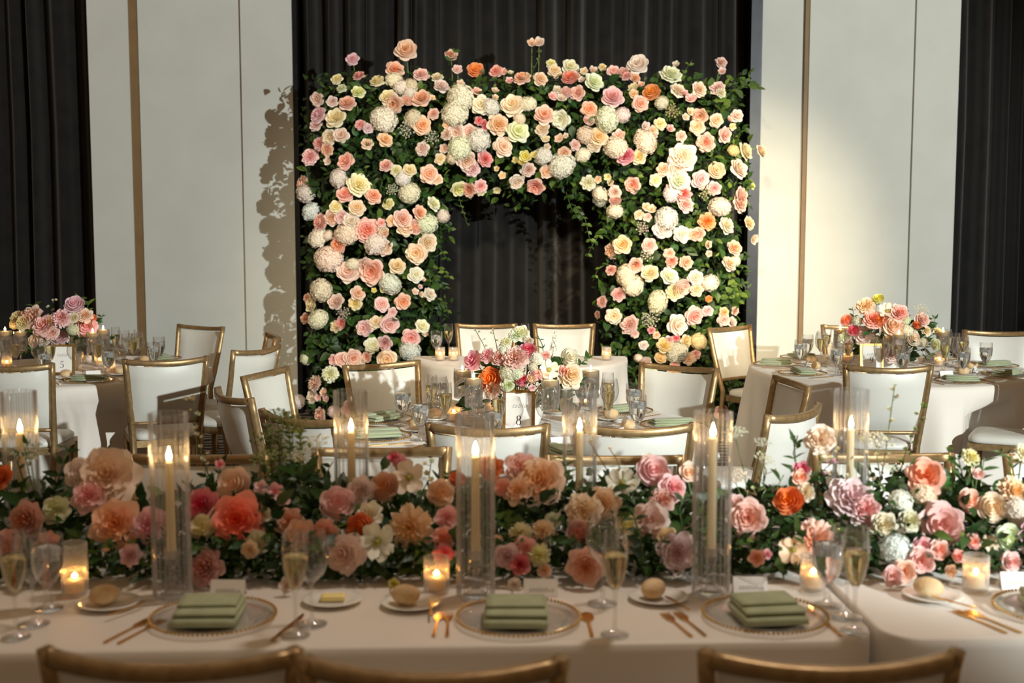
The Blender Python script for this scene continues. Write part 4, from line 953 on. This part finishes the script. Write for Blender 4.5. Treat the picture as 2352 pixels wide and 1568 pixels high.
for px, py, r, k, c in BL:
    p = aty(px, py, 10.25)
    for _ in range(3): p = aty(px, py, a_front(p.x, p.z) - .01)
    rad = r * mpp(p) * 1.2; d = a_in(p.x, p.z)
    e = .06; gx = a_in(p.x + e, p.z) - a_in(p.x - e, p.z); gz = a_in(p.x, p.z + e) - a_in(p.x, p.z - e); ed = max(0.0, min(1.0, 1 - d / .3))
    nrm = Vector((-gx * 8 * ed + rnd.uniform(-.6, .6), -1, -gz * 8 * ed * .8 + rnd.uniform(-.35, .6) + .1))
    if d < -.02 and py < 300:     # blooms standing clear of the outline on their own stems
        stb.tube([p - ABASE, Vector((p.x * .97, AY - .1, AZ1 - .1)) - ABASE], .006, 5); nrm = Vector((rnd.uniform(-.4, .4), -1, .5))
    bloom(arch, ABASE, k, c, p, rad, nrm, rnd, .28); cnt[k] = cnt.get(k, 0) + 1
o = ob('stem', stb.mesh('stems', 'stem'), arch); o['kind'] = 'stuff'
# extra small blooms filling the legs behind the tables
for i in range(26):
    s = rnd.random() < .5; x = rnd.uniform(AX0 + .1, IX0 - .1) if s else rnd.uniform(IX1 + .1, AX1 - .1); z = rnd.uniform(.1, .62)
    bloom(arch, ABASE, rnd.choice('rrph'), rnd.choice('WCPBS'), (x, a_front(x, z) - .02, z), rnd.uniform(.045, .075), (rnd.uniform(-.4, .4), -1, rnd.uniform(0, .5)), rnd)

# ------------------------------------------------------------------ arrangements on tables
def ribbed_bowl(r, h): return mk(lambda b: b.lathe([(.001, 0), (r * .7, 0), (r * .72, .008), (r * .95, h * .6), (r, h), (r - .006, h), (r * .88, h * .6), (r * .6, .02), (.001, .02)], 32), 'flower_bowl', 'china')
def leaf_hits(s, avoid):
    p, d, L = Vector(s[0]), Vector(s[1]).normalized(), s[2]
    for ax, ay, ar, az in avoid:
        if (p.x - ax) ** 2 + (p.y - ay) ** 2 > (ar + 1.4 * L) ** 2: continue
        for t in (0, .25, .5, .75, 1.0):
            q = p + d * L * t - Vector((0, 0, .3 * L * t * t))
            if q.z - .2 * L < az and (q.x - ax) ** 2 + (q.y - ay) ** 2 < (ar + .27 * L) ** 2: return True
    return False
def seg_hits(a, c, avoid, m=.004):
    for i in range(13):
        q = a.lerp(c, i / 12)
        for ax, ay, ar, az in avoid:
            if q.z < az and (q.x - ax) ** 2 + (q.y - ay) ** 2 < (ar + m) ** 2: return True
    return False
def clear_of(px, py, y, r, k, avoid):
    # slide a bloom along its own line of sight until it stands clear of the glassware
    for i in range(0, 61):
        for s in ((1, -1) if i else (1,)):
            yy = y + s * .008 * i; p = aty(px, py, yy); rad = r * mpp(p) * k; e = rad * 1.06
            if not any(p.z - e < az and (p.x - ax) ** 2 + (p.y - ay) ** 2 < (ar + e) ** 2 for ax, ay, ar, az in avoid): return p, rad
    p = aty(px, py, y); return p, r * mpp(p) * k * .8
def arrangement(name, label, cat, base, blooms, sprigs, leafspec, rnd, bowl=None, avoid=(), group=None):      # avoid: upright things (x, y, radius, top)
    """blooms: (pos, radius, kind, colour, normal)"""
    o = tag(ob(name, None, None, base), label, cat, group); sb = MB(); sp = []
    if bowl: ob('bowl', ribbed_bowl(*bowl), o)
    for p, rad, k, c, nrm, root in blooms:
        bloom(o, base, k, c, p, rad, nrm, rnd)
        a = Vector(p) - Vector(nrm).normalized() * rad * .22; r0 = Vector(root); mid = a.lerp(r0, .5) + Vector((rnd.uniform(-.02, .02), rnd.uniform(-.01, .02), 0)); ok = False
        for _ in range(40):
            if not seg_hits(a, mid, avoid) and not seg_hits(mid, r0, avoid): ok = True; break
            r0 = Vector(root) + Vector((rnd.uniform(-.12, .12), rnd.uniform(-.1, .1), 0)); mid = a.lerp(r0, .5) + Vector((rnd.uniform(-.05, .05), rnd.uniform(-.05, .05), 0))
        if not ok: continue
        sb.tube([a - base, mid - base, r0 - base], .0026, 5, cap=False)
    for s in sprigs: s(o, base, sp, rnd, avoid)
    n, gen, lim = leafspec
    while n > 0:
        s = gen(rnd)
        if s is None: continue
        sp.append(s); n -= 1
    fixed = []
    for p, d, L, sh, t in sp:           # leaves near the cloth lie along it instead of dipping through
        p = Vector(p); d = Vector(d).normalized()
        if p.z + d.z * L - .4 * L < ZT + .004: p.z = max(p.z, ZT + .45 * L + .006); d.z = max(d.z, .12)
        fixed.append((p, d, L, sh, t))
    hearts = [(Vector(p) + Vector(nrm).normalized() * rad * .35, rad * .62) for p, rad, k, c, nrm, root in blooms]      # no leaf through a bloom
    def in_bloom(s):
        for t in (0, .5, 1.0):
            q = s[0] + s[1] * s[2] * t
            if any(abs(q.x - h.x) < e and (q - h).length < e for h, e in hearts): return True
        return False
    sp = [s for s in fixed if not leaf_hits(s, avoid) and not in_bloom(s)]
    so = ob('stems', sb.mesh('stems', 'stem'), o); so['kind'] = 'stuff'
    leaves(o, base, sp, rnd, lim)
    return o
def sprig_leafy(pts, y, L, tint=.5, step=.03, shape=1):
    def f(o, base, sp, rnd, avoid):
        P = clear_path(pts, y, avoid); vine(o, base, P, rnd, L, tint, step, sp, shape)
    return f
def clear_path(pts, y, avoid, m=.006):
    P = None
    for i in range(0, 50):
        for s in ((1, -1) if i else (1,)):
            Q = [aty(a, b_, y + s * .008 * i) for a, b_ in pts]
            for q in Q: q.z = max(q.z, ZT + .006)
            P = P or Q
            if not any(seg_hits(a, c, avoid, m) for a, c in zip(Q, Q[1:])): return Q
    return P
def sprig_buds(pts, y, col, r=.009, step=.022, spread=.025, kind='b', stemmat='stem'):
    def f(o, base, sp, rnd, avoid):
        P = clear_path(pts, y, avoid, .012); b = MB(); b.tube([p - base for p in P], [.0024 - .0012 * i / len(P) for i in range(len(P))], 5)
        top = 0; tot = sum((c - a).length for a, c in zip(P, P[1:])); s = 0
        bl = []
        for a, c in zip(P, P[1:]):
            n = max(1, int((c - a).length / step))
            for i in range(n):
                s += (c - a).length / n
                if s < tot * .3: continue
                p = a.lerp(c, (i + .5) / n); q = p + Vector((rnd.uniform(-1, 1) * spread, rnd.uniform(-.6, .3) * spread, rnd.uniform(0, 1) * spread * .8)); 
                if seg_hits(p, q, avoid, .014): continue
                b.tube([p - base, q - base], .0010, 4, cap=False); bl.append(q)
        ob('stem', b.mesh('stem', stemmat), o); bl.append(P[-1])
        for q in bl: bloom(o, base, kind, col, q, r * rnd.uniform(.7, 1.2), (rnd.uniform(-.6, .6), -.6, .8), rnd)
    return f
def sprig_umbel(px, py, r, y, col, root, rnd_tilt=.3):
    def f(o, base, sp, rnd, avoid):
        p, rr = clear_of(px, py, y, r, 1.0, avoid); q = clear_path([(px, py), root], p.y, avoid)[1]; b = MB(); b.tube([p - base - Vector((0, 0, r * mpp(p) * .3)), p.lerp(q, .5) + Vector((.008, 0, 0)) - base, q - base], .0018, 5); ob('stem', b.mesh('stem', 'stem'), o)
        bloom(o, base, 'u', col, p, rr, (rnd.uniform(-rnd_tilt, rnd_tilt), -.35, 1), rnd)
    return f

# the garland on the long tables, in five lengths
def gy(px, py):      # how far back a bloom sits: low ones at the near face, tall ones towards the middle
    t = max(0.0, min(1.0, (1330 - py) / 260)); s = LO.y + math.tan(LR) * 0 ; return 3.245 + .35 * t + .045 * (px - 1176) / 1176
def garland(label, x0, x1, rows, sprigs, seed, nleaf=430):
    rnd = random.Random(seed); a = aty(x0, 1300, 3.5); c = aty(x1, 1300, 3.5); base = Vector(((a.x + c.x) / 2, 3.58, ZT)); bl = []
    for px, py, r, k, col in rows:
        p, rad = clear_of(px, py, gy(px, py), r, .94, OBS[0])
        if p.z - rad < ZT + .006: p.z = ZT + .006 + rad
        lo = (py - 1060) / 280; nrm = Vector(((px - (x0 + x1) / 2) / 900 + rnd.uniform(-.35, .35), -1, .55 - .35 * lo + rnd.uniform(-.2, .3)))
        if k == 's': nrm = Vector((rnd.uniform(-.3, .3), -.25, 1))
        root = Vector((p.x + rnd.uniform(-.05, .05), 3.6 + rnd.uniform(-.08, .1), ZT + .012)); bl.append((p, rad, k, col, nrm, root))
    def gen(rnd):
        x = rnd.uniform(a.x, c.x); an = rnd.uniform(0, PI); q = rnd.uniform(.45, 1.0)
        y = 3.62 + .045 * x / 1.5 - .25 * q * math.cos(an); z = ZT + .015 + .20 * q * math.sin(an) ** .8 * (1 + .2 * math.sin(7 * x))
        if rnd.random() < .2: y = 3.62 + .045 * x / 1.5 - rnd.uniform(.22, .28); z = ZT + rnd.uniform(.012, .13); an = .6
        L = rnd.uniform(.025, .048) if rnd.random() < .8 else rnd.uniform(.05, .08)
        dr = Vector((rnd.uniform(-.8, .8), -math.cos(an) + rnd.uniform(-.4, .4), math.sin(an) * .5 + rnd.uniform(-.6, .4)))
        if z < ZT + L * .8: dr.z = abs(dr.z) * .4 + .25
        return ((x, y, z), dr, L, rnd.choice((0, 1, 1, 1, 2)), min(.99, max(0, rnd.gauss(.22, .2))))
    nleaf = int(nleaf * 4.0)
    arrangement('flower_garland', label, 'flower arrangement', base, bl, sprigs, (nleaf, gen, 290), rnd, None, OBS[0], 'garland lengths on the long table')
G1 = T('''185,1088,32,nW 247,1096,74,pB 205,1140,40,pB 62,1195,46,pM 268,1204,60,pS 345,1207,42,pP 5,1098,30,rO 20,1250,34,pM 130,1170,34,pG 110,1250,30,pM 300,1275,26,pL''')
G2 = T('''466,1160,42,pD 545,1195,66,pK 541,1114,38,nA 465,1211,26,nC 475,1325,45,pM 606,1184,22,bC 592,1246,30,pG 574,1262,22,pC 665,1198,34,pM 690,1236,42,pM 632,1128,20,bP 650,1145,20,bP 660,1345,20,bG 505,1068,14,bP 600,1120,18,bP''')
G3 = T('''775,1156,36,nB 830,1124,34,pB 850,1180,31,pW 828,1211,31,nO 945,1211,60,cA 793,1272,56,rB 868,1246,52,aW 940,1098,46,aW 918,1062,20,bP 905,1052,16,bD 935,1070,18,bP 885,1118,32,nM 1010,1132,29,nA 1028,1190,30,pP 1018,1236,28,pS 1020,1275,26,pD 905,1340,14,bY 745,1225,36,pM 1128,1075,32,pO 1050,1100,17,nO''')
G4 = T('''1200,1075,42,pS 1240,1108,62,pS 1190,1128,34,pS 1155,1120,20,nS 1195,1225,31,cC 1247,1220,32,cC 1240,1275,30,cC 1250,1310,20,cA 1207,1258,32,rP 1165,1277,32,rP 1195,1296,27,rD 1140,1245,20,cC 1340,1174,44,pC 1383,1158,42,pC 1430,1112,44,aW 1500,1084,36,nP 1492,1078,24,pD 1545,1122,34,pP 1580,1085,26,bC 1492,1195,50,rP 1440,1208,26,nC 1452,1250,22,nC
1532,1232,24,rC 1556,1268,48,pL 1330,1222,26,nM 1346,1300,45,pS 1182,1347,18,cW 1486,1056,16,bW 1520,1150,30,pM 1270,1195,20,pG''')
G5 = T('''1718,1190,46,pP 1716,1238,22,bP 1812,1151,31,nO 1884,1010,36,pW 1842,1082,24,bD 1836,1098,22,bS 1870,1242,56,cA 1822,1262,40,aC 1955,1148,56,pL 1988,1172,36,pP 2068,1152,30,hW 2122,1140,32,hC 2126,1094,54,rS 2164,1203,62,rP 2228,1052,26,cC 2277,1165,32,nB 2225,1152,27,nB 2322,1128,42,cA 2340,1178,42,hW 2310,1236,31,nW
2056,1260,40,hI 2116,1254,27,rP 2116,1286,31,rP 2076,1316,30,rP 2050,1324,26,rP 2155,1262,24,rP 2195,1277,20,bS 2230,1246,24,bS 2322,1290,30,rP 2246,1090,16,bP 1740,1280,22,bS 1760,1272,14,bP 2270,1250,24,aA 1690,1158,24,pP 2030,1205,30,pG 2090,1195,26,pG 1850,1130,22,pW 2380,1230,50,pP 2400,1150,44,pB 2420,1290,40,rP 2350,1040,26,cW 2180,1310,18,bA''')
S1 = [sprig_leafy([(120, 1150), (140, 1080), (160, 1020)], 3.62, .045, .15), sprig_leafy([(60, 1120), (40, 1060), (70, 1010)], 3.6, .035, .5), sprig_umbel(70, 1045, 40, 3.62, 'G', (80, 1200)), sprig_leafy([(10, 1180), (20, 1110), (5, 1040)], 3.65, .05, .3), sprig_buds([(90, 1180), (60, 1060), (50, 990)], 3.72, 'G', .010)]
S2 = [sprig_umbel(640, 965, 34, 3.78, 'E', (650, 1180)), sprig_umbel(672, 985, 40, 3.7, 'E', (655, 1180)), sprig_umbel(620, 1010, 34, 3.72, 'E', (645, 1190)), sprig_umbel(722, 1028, 40, 3.68, 'W', (680, 1200)), sprig_umbel(690, 1055, 30, 3.64, 'G', (670, 1200)), sprig_umbel(610, 1060, 34, 3.62, 'E', (640, 1200)),
      sprig_buds([(650, 1180), (640, 1050), (655, 950)], 3.74, 'E', .008, .012, .045), sprig_buds([(690, 1190), (700, 1080), (690, 1000)], 3.68, 'E', .008, .012, .045), sprig_buds([(600, 1180), (610, 1080), (600, 1010)], 3.7, 'E', .008, .012, .04), sprig_buds([(500, 1150), (450, 1010), (441, 915)], 3.75, 'G', .009), sprig_leafy([(470, 1150), (500, 1100), (510, 1050)], 3.62, .03, .2), sprig_leafy([(560, 1130), (480, 1110), (470, 1080)], 3.6, .03, .2)]
S2 += [sprig_leafy([(630 + 18 * i, 1190), (624 + 22 * i, 1080), (612 + 26 * i, 975 + 14 * (i % 2))], 3.72 - .02 * i, .022, .85, .016, 1) for i in range(4)] + [sprig_leafy([(700, 1200), (722, 1140), (735, 1090)], 3.6, .03, .3, .02, 2)]
S3 = [sprig_leafy([(980, 1150), (1000, 1110), (1040, 1080)], 3.65, .04, .3, .03, 2), sprig_leafy([(760, 1120), (740, 1100), (765, 1060)], 3.66, .035, .15), sprig_leafy([(860, 1280), (850, 1320), (830, 1345)], 3.36, .06, .6, .02, 2), sprig_leafy([(900, 1280), (940, 1310), (950, 1320)], 3.36, .05, .55, .02, 2), sprig_buds([(960, 1150), (985, 1100), (990, 1060)], 3.66, 'W', .010, .02), sprig_leafy([(870, 1150), (880, 1090), (875, 1070)], 3.62, .06, .2, .05, 0)]
S4 = [sprig_buds([(1420, 1180), (1395, 1080), (1355, 1015)], 3.64, 'G', .007, .05, .012, 'b', 'twig'), sprig_buds([(1440, 1150), (1420, 1060), (1400, 1030)], 3.64, 'G', .006, .05, .012, 'b', 'twig'), sprig_leafy([(1290, 1120), (1300, 1080), (1295, 1045)], 3.64, .045, .6, .018, 2), sprig_leafy([(1480, 1300), (1470, 1230), (1455, 1180)], 3.34, .045, .05), sprig_leafy([(1540, 1310), (1545, 1270), (1560, 1245)], 3.34, .045, .05), sprig_leafy([(1590, 1150), (1570, 1120), (1570, 1080)], 3.6, .035, .55), sprig_leafy([(1570, 1220), (1560, 1170), (1575, 1130)], 3.5, .05, .2), sprig_leafy([(1330, 1140), (1310, 1130), (1300, 1120)], 3.6, .05, .5, .03, 0)]
S5 = [sprig_umbel(1690, 1000, 26, 3.66, 'G', (1720, 1180)), sprig_umbel(1752, 1022, 22, 3.66, 'G', (1730, 1180)), sprig_umbel(1755, 1060, 26, 3.62, 'G', (1740, 1190)), sprig_umbel(2012, 1022, 38, 3.68, 'G', (2020, 1170)), sprig_umbel(1985, 1012, 16, 3.7, 'Y', (2010, 1170)), sprig_umbel(2050, 1080, 18, 3.64, 'G', (2040, 1180)), sprig_umbel(1690, 1100, 30, 3.6, 'A', (1710, 1200)),
      sprig_buds([(2010, 1180), (2035, 1030), (2055, 885)], 3.72, 'G', .008, .03, .02), sprig_buds([(2040, 1180), (2080, 1040), (2122, 930)], 3.7, 'E', .008, .018, .018, 'b', 'twig'), sprig_buds([(1840, 1160), (1828, 1060), (1822, 1005)], 3.66, 'E', .010, .05, .015), sprig_leafy([(1840, 1120), (1822, 1040), (1832, 1000)], 3.66, .05, .35, .03, 2), sprig_leafy([(1800, 1180), (1785, 1120), (1800, 1090)], 3.6, .07, .3, .05, 1), sprig_buds([(1850, 1150), (1890, 1080), (1915, 1060)], 3.62, 'L', .010, .03, .015, 'b', 'twig'),
      sprig_buds([(2200, 1180), (2190, 1090), (2178, 1030)], 3.66, 'E', .010, .022, .02), sprig_leafy([(2240, 1160), (2210, 1090), (2200, 1045)], 3.64, .055, .4, .022, 2), sprig_leafy([(2240, 1150), (2255, 1090), (2260, 1050)], 3.64, .05, .4, .022, 2), sprig_buds([(1960, 1170), (1920, 1080), (1925, 1030)], 3.66, 'G', .008, .02, .03, 'b', 'twig'), sprig_buds([(1990, 1170), (1995, 1090), (1990, 1040)], 3.64, 'C', .008, .025, .025, 'b', 'twig'), sprig_leafy([(1790, 1290), (1800, 1330), (1780, 1345)], 3.36, .08, .15, .03, 1), sprig_leafy([(2340, 1150), (2320, 1050), (2290, 1035)], 3.64, .03, .6, .02, 2), sprig_buds([(1740, 1180), (1760, 1080), (1745, 1040)], 3.64, 'G', .007, .02, .03, 'b', 'twig')]
garland('flower garland length with large blush garden rose and salmon rose', -220, 370, G1, S1, 101)
garland('flower garland length with coral peony and tall green lace flowers', 370, 720, G2, S2, 102, 330)
garland('flower garland length with peach carnation, orange ranunculus and white anemone', 720, 1120, G3, S3, 103, 340)
garland('flower garland length with cream carnation cluster and dusky pink rose', 1120, 1610, G4, S4, 104)
garland('flower garland length with wispy grasses, orange ranunculus and pink roses', 1610, 2560, G5, S5, 105, 760)
# round table centrepieces
def centre(n, c, rows, sprigs, seed, w=.24, h=.28):
    rnd = random.Random(seed); base = Vector((c.x, c.y, ZT)); bl = []
    pcx = 1176 + c.x / mpp((c.x, c.y, 1)); 
    for px, py, r, k, col in rows:
        p = aty(px, py, c.y - .10); dx = (p.x - c.x) / w; dz = (p.z - ZT - .16) / h
        y = c.y - w * .75 * math.sqrt(max(0.05, 1 - min(.95, dx * dx + .7 * max(0, dz) ** 2))); p, rad = clear_of(px, py, y, r, 1.16, OBS[n])
        if p.z - rad < ZT + .004: p.z = ZT + .004 + rad
        nrm = Vector((dx * .8 + rnd.uniform(-.2, .2), -1, .25 + .5 * dz + rnd.uniform(-.1, .2)))
        if k == 's': nrm = Vector((.1, -.1, 1))
        bl.append((p, rad, k, col, nrm, Vector((c.x + (p.x - c.x) * .2, c.y + .02, ZT + .08))))
    def gen(rnd):
        a = rnd.uniform(0, 6.28); e = rnd.uniform(-.15, 1.3); q = rnd.uniform(.5, .92); x = c.x + w * q * math.cos(a) * math.cos(e * .9); y = c.y + w * .85 * q * math.sin(a) * math.cos(e * .9); z = ZT + .14 + h * .8 * q * math.sin(e)
        L = rnd.uniform(.04, .085); return ((x, y, z), Vector((math.cos(a), math.sin(a), .6 * math.sin(e) + rnd.uniform(-.5, .3))), L, rnd.choice((0, 1, 1, 2)), min(.99, max(0, rnd.gauss(.3, .2))))
    arrangement('centerpiece', 'bowl of garden roses and greenery on %s with %s' % (NUM[n], {8: 'white delphinium and anemone', 5: 'two large pink roses', 9: 'yellow and peach blooms'}[n]), 'flower arrangement', base, bl, sprigs, (230, gen, 200), rnd, (.11, .12), OBS[n])
def tl(ox, oy, sc, s): return [(a[0], a[1], a[2], a[3], a[4]) for a in tile(ox, oy, sc, T(s))]
centre(8, T8 + Vector((0, .02, 0)), tl(900, 720, 3.92, '735,425,88,rP 1110,410,105,pB 1110,400,60,pW 1225,340,60,nD 1160,180,70,pW 1110,200,50,pW 1030,260,50,cW 1450,350,42,sW 1595,405,75,nW 1410,510,88,aW 1600,560,105,pA 1550,520,50,pS 890,600,85,nO 905,690,66,pS 1040,540,70,hG 1120,540,60,hG 970,400,62,pM 860,380,60,pB 1175,600,46,nD 1255,585,36,nA 1300,550,46,nB 1300,400,62,hW 1380,380,42,rB 1045,650,48,pG 1180,655,26,bB 1260,670,32,bB 1330,680,24,bC 1750,410,36,bG 1390,570,46,pB 1230,250,40,pG 1000,340,40,hW 1270,480,40,hG'),
       [sprig_buds([(1140, 860), (1110, 790), (1092, 758)], 5.85, 'G', .007, .03, .02), sprig_buds([(1150, 850), (1140, 790), (1132, 758)], 5.85, 'G', .007, .03, .02), sprig_leafy([(1255, 850), (1245, 790), (1235, 770)], 5.8, .03, .3, .04, 2), sprig_leafy([(1310, 850), (1340, 830), (1360, 815)], 5.85, .045, .5, .03, 1)], 201, .30, .30)
centre(5, T5 + Vector((-.06, -.02, 0)), tl(0, 640, 3.357, '130,300,50,pC 250,300,80,pS 220,290,50,nM 345,370,72,rB 400,330,50,pM 480,310,75,cB 465,460,66,rL 575,205,55,nP 670,370,78,rP 655,285,52,pB 180,340,56,pC 270,480,40,nC 720,300,20,nO 110,350,36,hG 400,420,50,pB 560,390,40,hG 340,470,46,pW 570,300,36,pG'),
       [sprig_leafy([(180, 770), (186, 710), (182, 680)], 8.3, .075, .7, .035, 1), sprig_leafy([(195, 760), (200, 710), (205, 690)], 8.3, .07, .75, .035, 1), sprig_leafy([(80, 760), (75, 720), (78, 698)], 8.35, .06, .5, .03, 1), sprig_buds([(120, 760), (118, 710), (122, 690)], 8.35, 'G', .012, .03, .03), sprig_leafy([(215, 760), (228, 735), (238, 720)], 8.3, .04, .5, .04, 1)], 202, .34, .34)
centre(9, T9 + Vector((.0, -.02, 0)), tl(1650, 660, 3.336, '1225,90,32,nY 1130,145,60,pA 1290,185,62,aC 1385,200,66,pP 1185,245,66,pS 1235,255,40,nO 1330,300,84,rB 985,255,36,nK 1040,330,36,nD 1120,380,68,rB 1490,390,46,nW 1545,190,58,uC 1560,250,52,pB 1520,290,26,nO 1590,330,36,pC 1335,510,62,pP 1450,330,42,hW 970,390,42,pW 1210,410,42,hG 1310,400,38,pC 1660,440,36,nC 1680,340,32,pC 1440,250,36,hG 1060,260,36,hG 1290,440,34,pG 1560,420,40,hG 1000,430,30,pP'),
       [sprig_leafy([(2010, 760), (2012, 710), (2016, 690)], 8.35, .03, .5, .05, 2), sprig_leafy([(1965, 770), (1960, 720), (1958, 705)], 8.35, .04, .5, .04, 1), sprig_leafy([(2130, 770), (2145, 740), (2150, 725)], 8.35, .04, .5, .04, 1), sprig_leafy([(1975, 800), (1962, 815), (1960, 830)], 8.2, .07, .15, .04, 0), sprig_leafy([(2085, 810), (2092, 822), (2080, 830)], 8.15, .07, .15, .03, 0)], 203, .36, .34)
